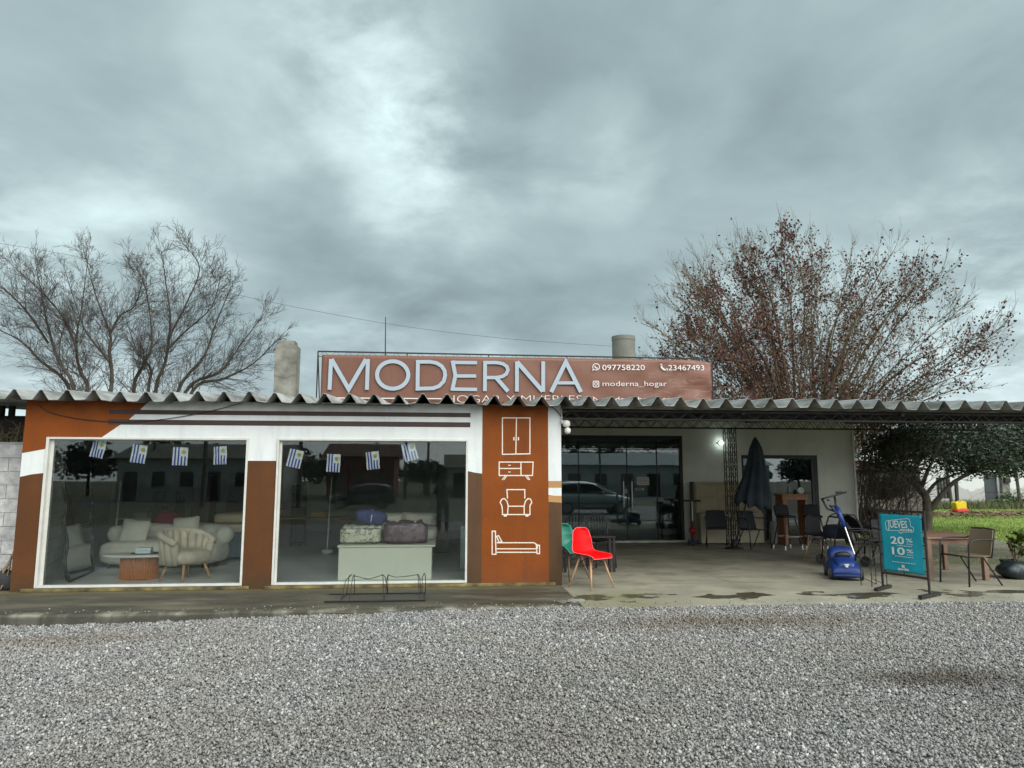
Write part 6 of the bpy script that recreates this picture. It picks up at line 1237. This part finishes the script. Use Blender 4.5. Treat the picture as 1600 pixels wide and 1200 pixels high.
# ================================================================== the street behind the camera, seen in the glass
def car(label, loc, rz, paint):
    t = thing('parked_car', label, 'car', loc, rz); L = 3.9
    def loft(name, secs, m, par, p=4):
        bb = MB(); n = 24; vs = []
        for x, w_, z0, z1 in secs:
            for j in range(n):
                a = 2*math.pi*j/n; c, s_ = math.cos(a), math.sin(a); vs.append((x, w_*math.copysign(abs(c)**(2/p), c), (z0+z1)/2+(z1-z0)/2*math.copysign(abs(s_)**(2/p), s_)))
        k = len(secs); bb.add(vs, [(i*n+j, i*n+(j+1) % n, (i+1)*n+(j+1) % n, (i+1)*n+j) for i in range(k-1) for j in range(n)]+[tuple(range(n)), tuple((k-1)*n+j for j in range(n))]); return bb.build(name, m, par, smooth=True)
    body = loft('body', [(-1.93, .70, .38, .80), (-1.88, .78, .28, .95), (-1.5, .83, .24, 1.0), (-.6, .84, .22, 1.0), (.6, .84, .22, .97), (1.1, .83, .23, .92), (1.6, .80, .26, .80), (1.88, .74, .30, .68), (1.95, .60, .36, .58)], paint, t)
    cab = loft('cabin', [(-1.85, .60, .88, 1.02), (-1.72, .64, .88, 1.25), (-1.45, .66, .88, 1.45), (-.9, .67, .88, 1.50), (-.2, .67, .88, 1.49), (.25, .65, .88, 1.38), (.75, .64, .88, 1.12), (1.15, .62, .86, .94)], paint, t, 3.2)
    for s_ in (-1, 1):
        for i, P in enumerate((((-1.42, 1.02), (-1.32, 1.34), (-.72, 1.39), (-.66, 1.02)), ((-.56, 1.02), (-.60, 1.39), (.02, 1.36), (.62, 1.03)))):
            b = MB(); b.prism([(x, z) for x, z in P], s_*.655, s_*.705); b.build('side_window', 'carglass', t)
        for x in (-1.18, 1.22):
            b = MB(); b.lathe([(.22, -.10), (.30, -.09), (.31, -.02), (.31, .08), (.22, .10)], 26); b.xf(TR(x, s_*.76, .30) @ RX(R(90))); wl = b.build('wheel', 'rub', t); b = MB(); b.lathe([(.19, -.105), (.19, .105)], 20); b.xf(TR(x, s_*.76, .30) @ RX(R(90))); b.build('rim', 'steel', wl)
        b = MB(); b.blob((-1.86, s_*.62, .92), (.09, .12, .17), p=3); b.build('tail_light', 'redp', t); b = MB(); b.blob((1.75, s_*.60, .68), (.14, .14, .08), p=3); b.build('headlight', 'steel', t)
        b = MB(); b.blob((.45, s_*.80, 1.0), (.07, .10, .06)); b.build('wing_mirror', paint, t)
        for x in (-.62, .55): b = MB(); b.box(x-.004, x+.004, s_*.835, s_*.842, .35, .98); b.build('door_gap', 'black', t)
        b = MB(); b.box(-1.2, 1.2, s_*.835, s_*.85, .50, .54); b.build('trim_strip', 'black', t)
    b = MB(); b.add([(.30, -.55, 1.36), (.30, .55, 1.36), (.98, .58, 1.02), (.98, -.58, 1.02)], [(0, 1, 2, 3)]); b.xf(TR(.02, 0, .035)); b.build('windscreen', 'carglass', t, solid=.01)
    b = MB(); b.add([(-1.80, -.50, 1.05), (-1.80, .50, 1.05), (-1.60, .48, 1.38), (-1.60, -.48, 1.38)], [(0, 1, 2, 3)]); b.xf(TR(-.06, 0, .03)); b.build('rear_window', 'carglass', t, solid=.01)
    return t
M['carglass'] = mat('car_window', (.01, .012, .014), .05, .0, spec=.8)
silver = mat('silver_paint', (.42, .44, .45), .3, .02, metal=.4); navyp = mat('dark_paint', (.012, .014, .02), .25, .02)
car('silver hatchback parked beside the camera, mirrored in the porch doors', (6.7, -8.0, -.05), 0, silver)
car('black hatchback on the road verge, mirrored in the right window', (-4.8, -33.5, -.24), R(180), navyp)
car('silver hatchback far down the verge, mirrored in the right window', (-6.5, -68, -.24), R(90), silver)
# person taking the photograph, behind the lens
def skin(name, pts, edges, rad, m, par, root=0, sub=1):
    me = bpy.data.meshes.new(name); me.from_pydata(pts, edges, []); o = bpy.data.objects.new(name, me); sc.collection.objects.link(o); o.parent = par; me.materials.append(M[m] if isinstance(m, str) else m)
    o.modifiers.new('skin', 'SKIN'); 
    if not me.skin_vertices: bm = bmesh.new(); bm.from_mesh(me); bm.verts.layers.skin.verify(); bm.to_mesh(me); bm.free()
    for i, sv in enumerate(me.skin_vertices[0].data): rr = rad[i]; sv.radius = rr if isinstance(rr, tuple) else (rr, rr); sv.use_root = (i == root)
    md = o.modifiers.new('sub', 'SUBSURF'); md.levels = sub; md.render_levels = sub
    dg = bpy.context.evaluated_depsgraph_get(); dg.update(); ev = bpy.data.meshes.new_from_object(o.evaluated_get(dg)); o.modifiers.clear(); o.data = ev
    ev.polygons.foreach_set('use_smooth', [True]*len(ev.polygons)); return o
pr = thing('person', 'person in dark clothes holding up a phone, mirrored in the right window', 'person', (.02, -11.22, -.11))
hp_ = (CAM.z+.11)   # phone height above the feet
pts = [(0, 0, .98), (0, 0, 1.18), (0, -.01, 1.40), (0, 0, 1.50), (0, .01, 1.58), (0, .02, 1.68), (.19, 0, 1.43), (.24, .10, 1.20), (.10, .33, 1.42), (.055, .39, 1.55), (-.19, 0, 1.43), (-.24, .10, 1.20), (-.10, .33, 1.42), (-.055, .39, 1.55), (.10, 0, .92), (.11, .02, .50), (.12, 0, .09), (.13, .14, .04), (-.10, 0, .92), (-.11, .02, .50), (-.12, 0, .09), (-.13, .14, .04)]
edg = [(0, 1), (1, 2), (2, 3), (3, 4), (4, 5), (2, 6), (6, 7), (7, 8), (8, 9), (2, 10), (10, 11), (11, 12), (12, 13), (0, 14), (14, 15), (15, 16), (16, 17), (0, 18), (18, 19), (19, 20), (20, 21)]
rad = [(.16, .11), (.15, .105), (.17, .11), .055, .085, .085, .062, .05, .036, .028, .062, .05, .036, .028, .088, .06, .042, .035, .088, .06, .042, .035]
M['skinm'] = mat('skin', (.42, .24, .17), .6, .05)
skin('body', pts, edg, rad, 'skinm', pr, 0, 2)
skin('jacket', [pts[0], pts[1], pts[2], (0, -.005, 1.46), pts[6], pts[7], (.13, .28, 1.37), pts[10], pts[11], (-.13, .28, 1.37)], [(0, 1), (1, 2), (2, 3), (2, 4), (4, 5), (5, 6), (2, 7), (7, 8), (8, 9)], [(.185, .135), (.17, .125), (.19, .13), .08, .08, .068, .055, .08, .068, .055], mat('dark_jacket', (.012, .012, .016), .8, .2), pr, 0, 2)
skin('trousers', [(0, 0, .97), pts[14], pts[15], (.12, 0, .12), pts[18], pts[19], (-.12, 0, .12)], [(0, 1), (1, 2), (2, 3), (0, 4), (4, 5), (5, 6)], [(.18, .125), .105, .075, .062, .105, .075, .062], mat('dark_trousers', (.02, .024, .035), .8, .2), pr, 0, 2)
b = MB(); b.blob((0, -.015, 1.72), (.10, .11, .10)); b.build('hair', 'rust', pr, smooth=True)
for s_ in (-1, 1):
    b = MB()
    for k in range(4): b.tube([(s_*.055, .395, 1.545+.022*k), (s_*.075, .42, 1.548+.022*k), (s_*.068, .445, 1.55+.022*k)], .0085, 6)
    b.tube([(s_*.05, .40, 1.54), (s_*.035, .425, 1.56), (s_*.04, .44, 1.59)], .010, 6); b.build('fingers', 'skinm', pr, smooth=True)
ph = MB(); ph.box(-.04, .04, -.004, .004, -.075, .075); o = ph.build('phone', 'black', bevel=.002); o.location = (CAM.x+.0, CAM.y-.03, CAM.z-.04); tag(o, 'black phone held up by the mirrored person', 'phone')
# opposite side of the street
ST = 'street poles mirrored in the shop windows'
for i, (x, y, h) in enumerate(((-9, -36, 9), (-5.5, -50, 9), (-3.2, -52, 10), (-1.5, -64, 10), (2.5, -58, 8), (-15, -36.5, 9), (9, -37, 9), (16, -48, 9), (-24, -52, 9))):
    t = thing('utility_pole', 'tall grey utility pole mirrored in the shop glass', 'pole', (x, y, -.26), R(8*i), ST); b = MB(); b.tube([(0, 0, 0), (0, 0, h)], [.15, .09], 10); b.build('pole_shaft', 'conc', t); b = MB(); b.bar((-.8, 0, h-.5), (.8, 0, h-.5), .1); b.build('crossarm', 'rust', t)
def house(label, x0, x1, y, dep, h, wall, roofc_, nwin, cat='building', name='street_building'):
    t = thing(name, label, cat); b = MB(); b.box(x0, x1, y-dep, y, -.26, h); b.build('wall', wall, t)
    b = MB(); b.add([(x0-.4, y+.5, h-.05), (x1+.4, y+.5, h-.05), (x1+.4, y-dep-.5, h-.05), (x0-.4, y-dep-.5, h-.05), (x0-.4, y-dep/2, h+1.3), (x1+.4, y-dep/2, h+1.3)], [(0, 1, 5, 4), (2, 3, 4, 5), (1, 2, 5), (3, 0, 4), (3, 2, 1, 0)]); b.build('roof', roofc_, t)
    for k in range(nwin):
        xa = x0+(x1-x0)*(k+.25)/nwin; xb = x0+(x1-x0)*(k+.72)/nwin; b = MB(); b.box(xa, xb, y-.02, y+.04, .9 if k % 3 else -.2, 2.1); b.build('window' if k % 3 else 'door', 'carglass', t)
    return t
house('white shop across the street, mirrored in the left window', -26, -13, -50, 8, 3.2, 'oldwhite', 'conc', 6)
house('dark red shop across the street, mirrored in the right window', -10.5, -4.5, -56, 8, 3.6, mat('red_wall', (.20, .03, .025), .8, .1), mat('red_roof', (.10, .03, .025), .8, .2), 3)
house('pale shop across the street, mirrored in the porch doors', 12, 34, -48, 9, 3.0, 'oldwhite', mat('pale_roof', (.22, .28, .30), .7, .1), 8)
house('low pale house across the street, mirrored in the right window', 0.5, 7, -60, 7, 2.7, 'oldwhite', 'conc', 3)
r = np.random.default_rng(8)
for i in range(26):
    x = -62+5.0*i+r.uniform(-1.5, 1.5); y = -66-r.uniform(0, 14); h = r.uniform(2.2, 4.2) if -4 < x < 12 else r.uniform(4, 7.5)
    leafy_tree('street_tree', 'dark tree across the street, mirrored in the shop glass', 100+i, None, [([(x, y, -.26), (x, y, h*.4), (x+.1, y, h*.55)], .18)], [(x, y, h*.62, 2.6, 2.2, h*.36), (x+1.4, y, h*.5, 1.8, 1.6, h*.28), (x-1.5, y+.3, h*.5, 1.8, 1.6, h*.3)], 1300, .34, EG[:3], hole=-.6)['group'] = 'trees across the street mirrored in the shop glass'
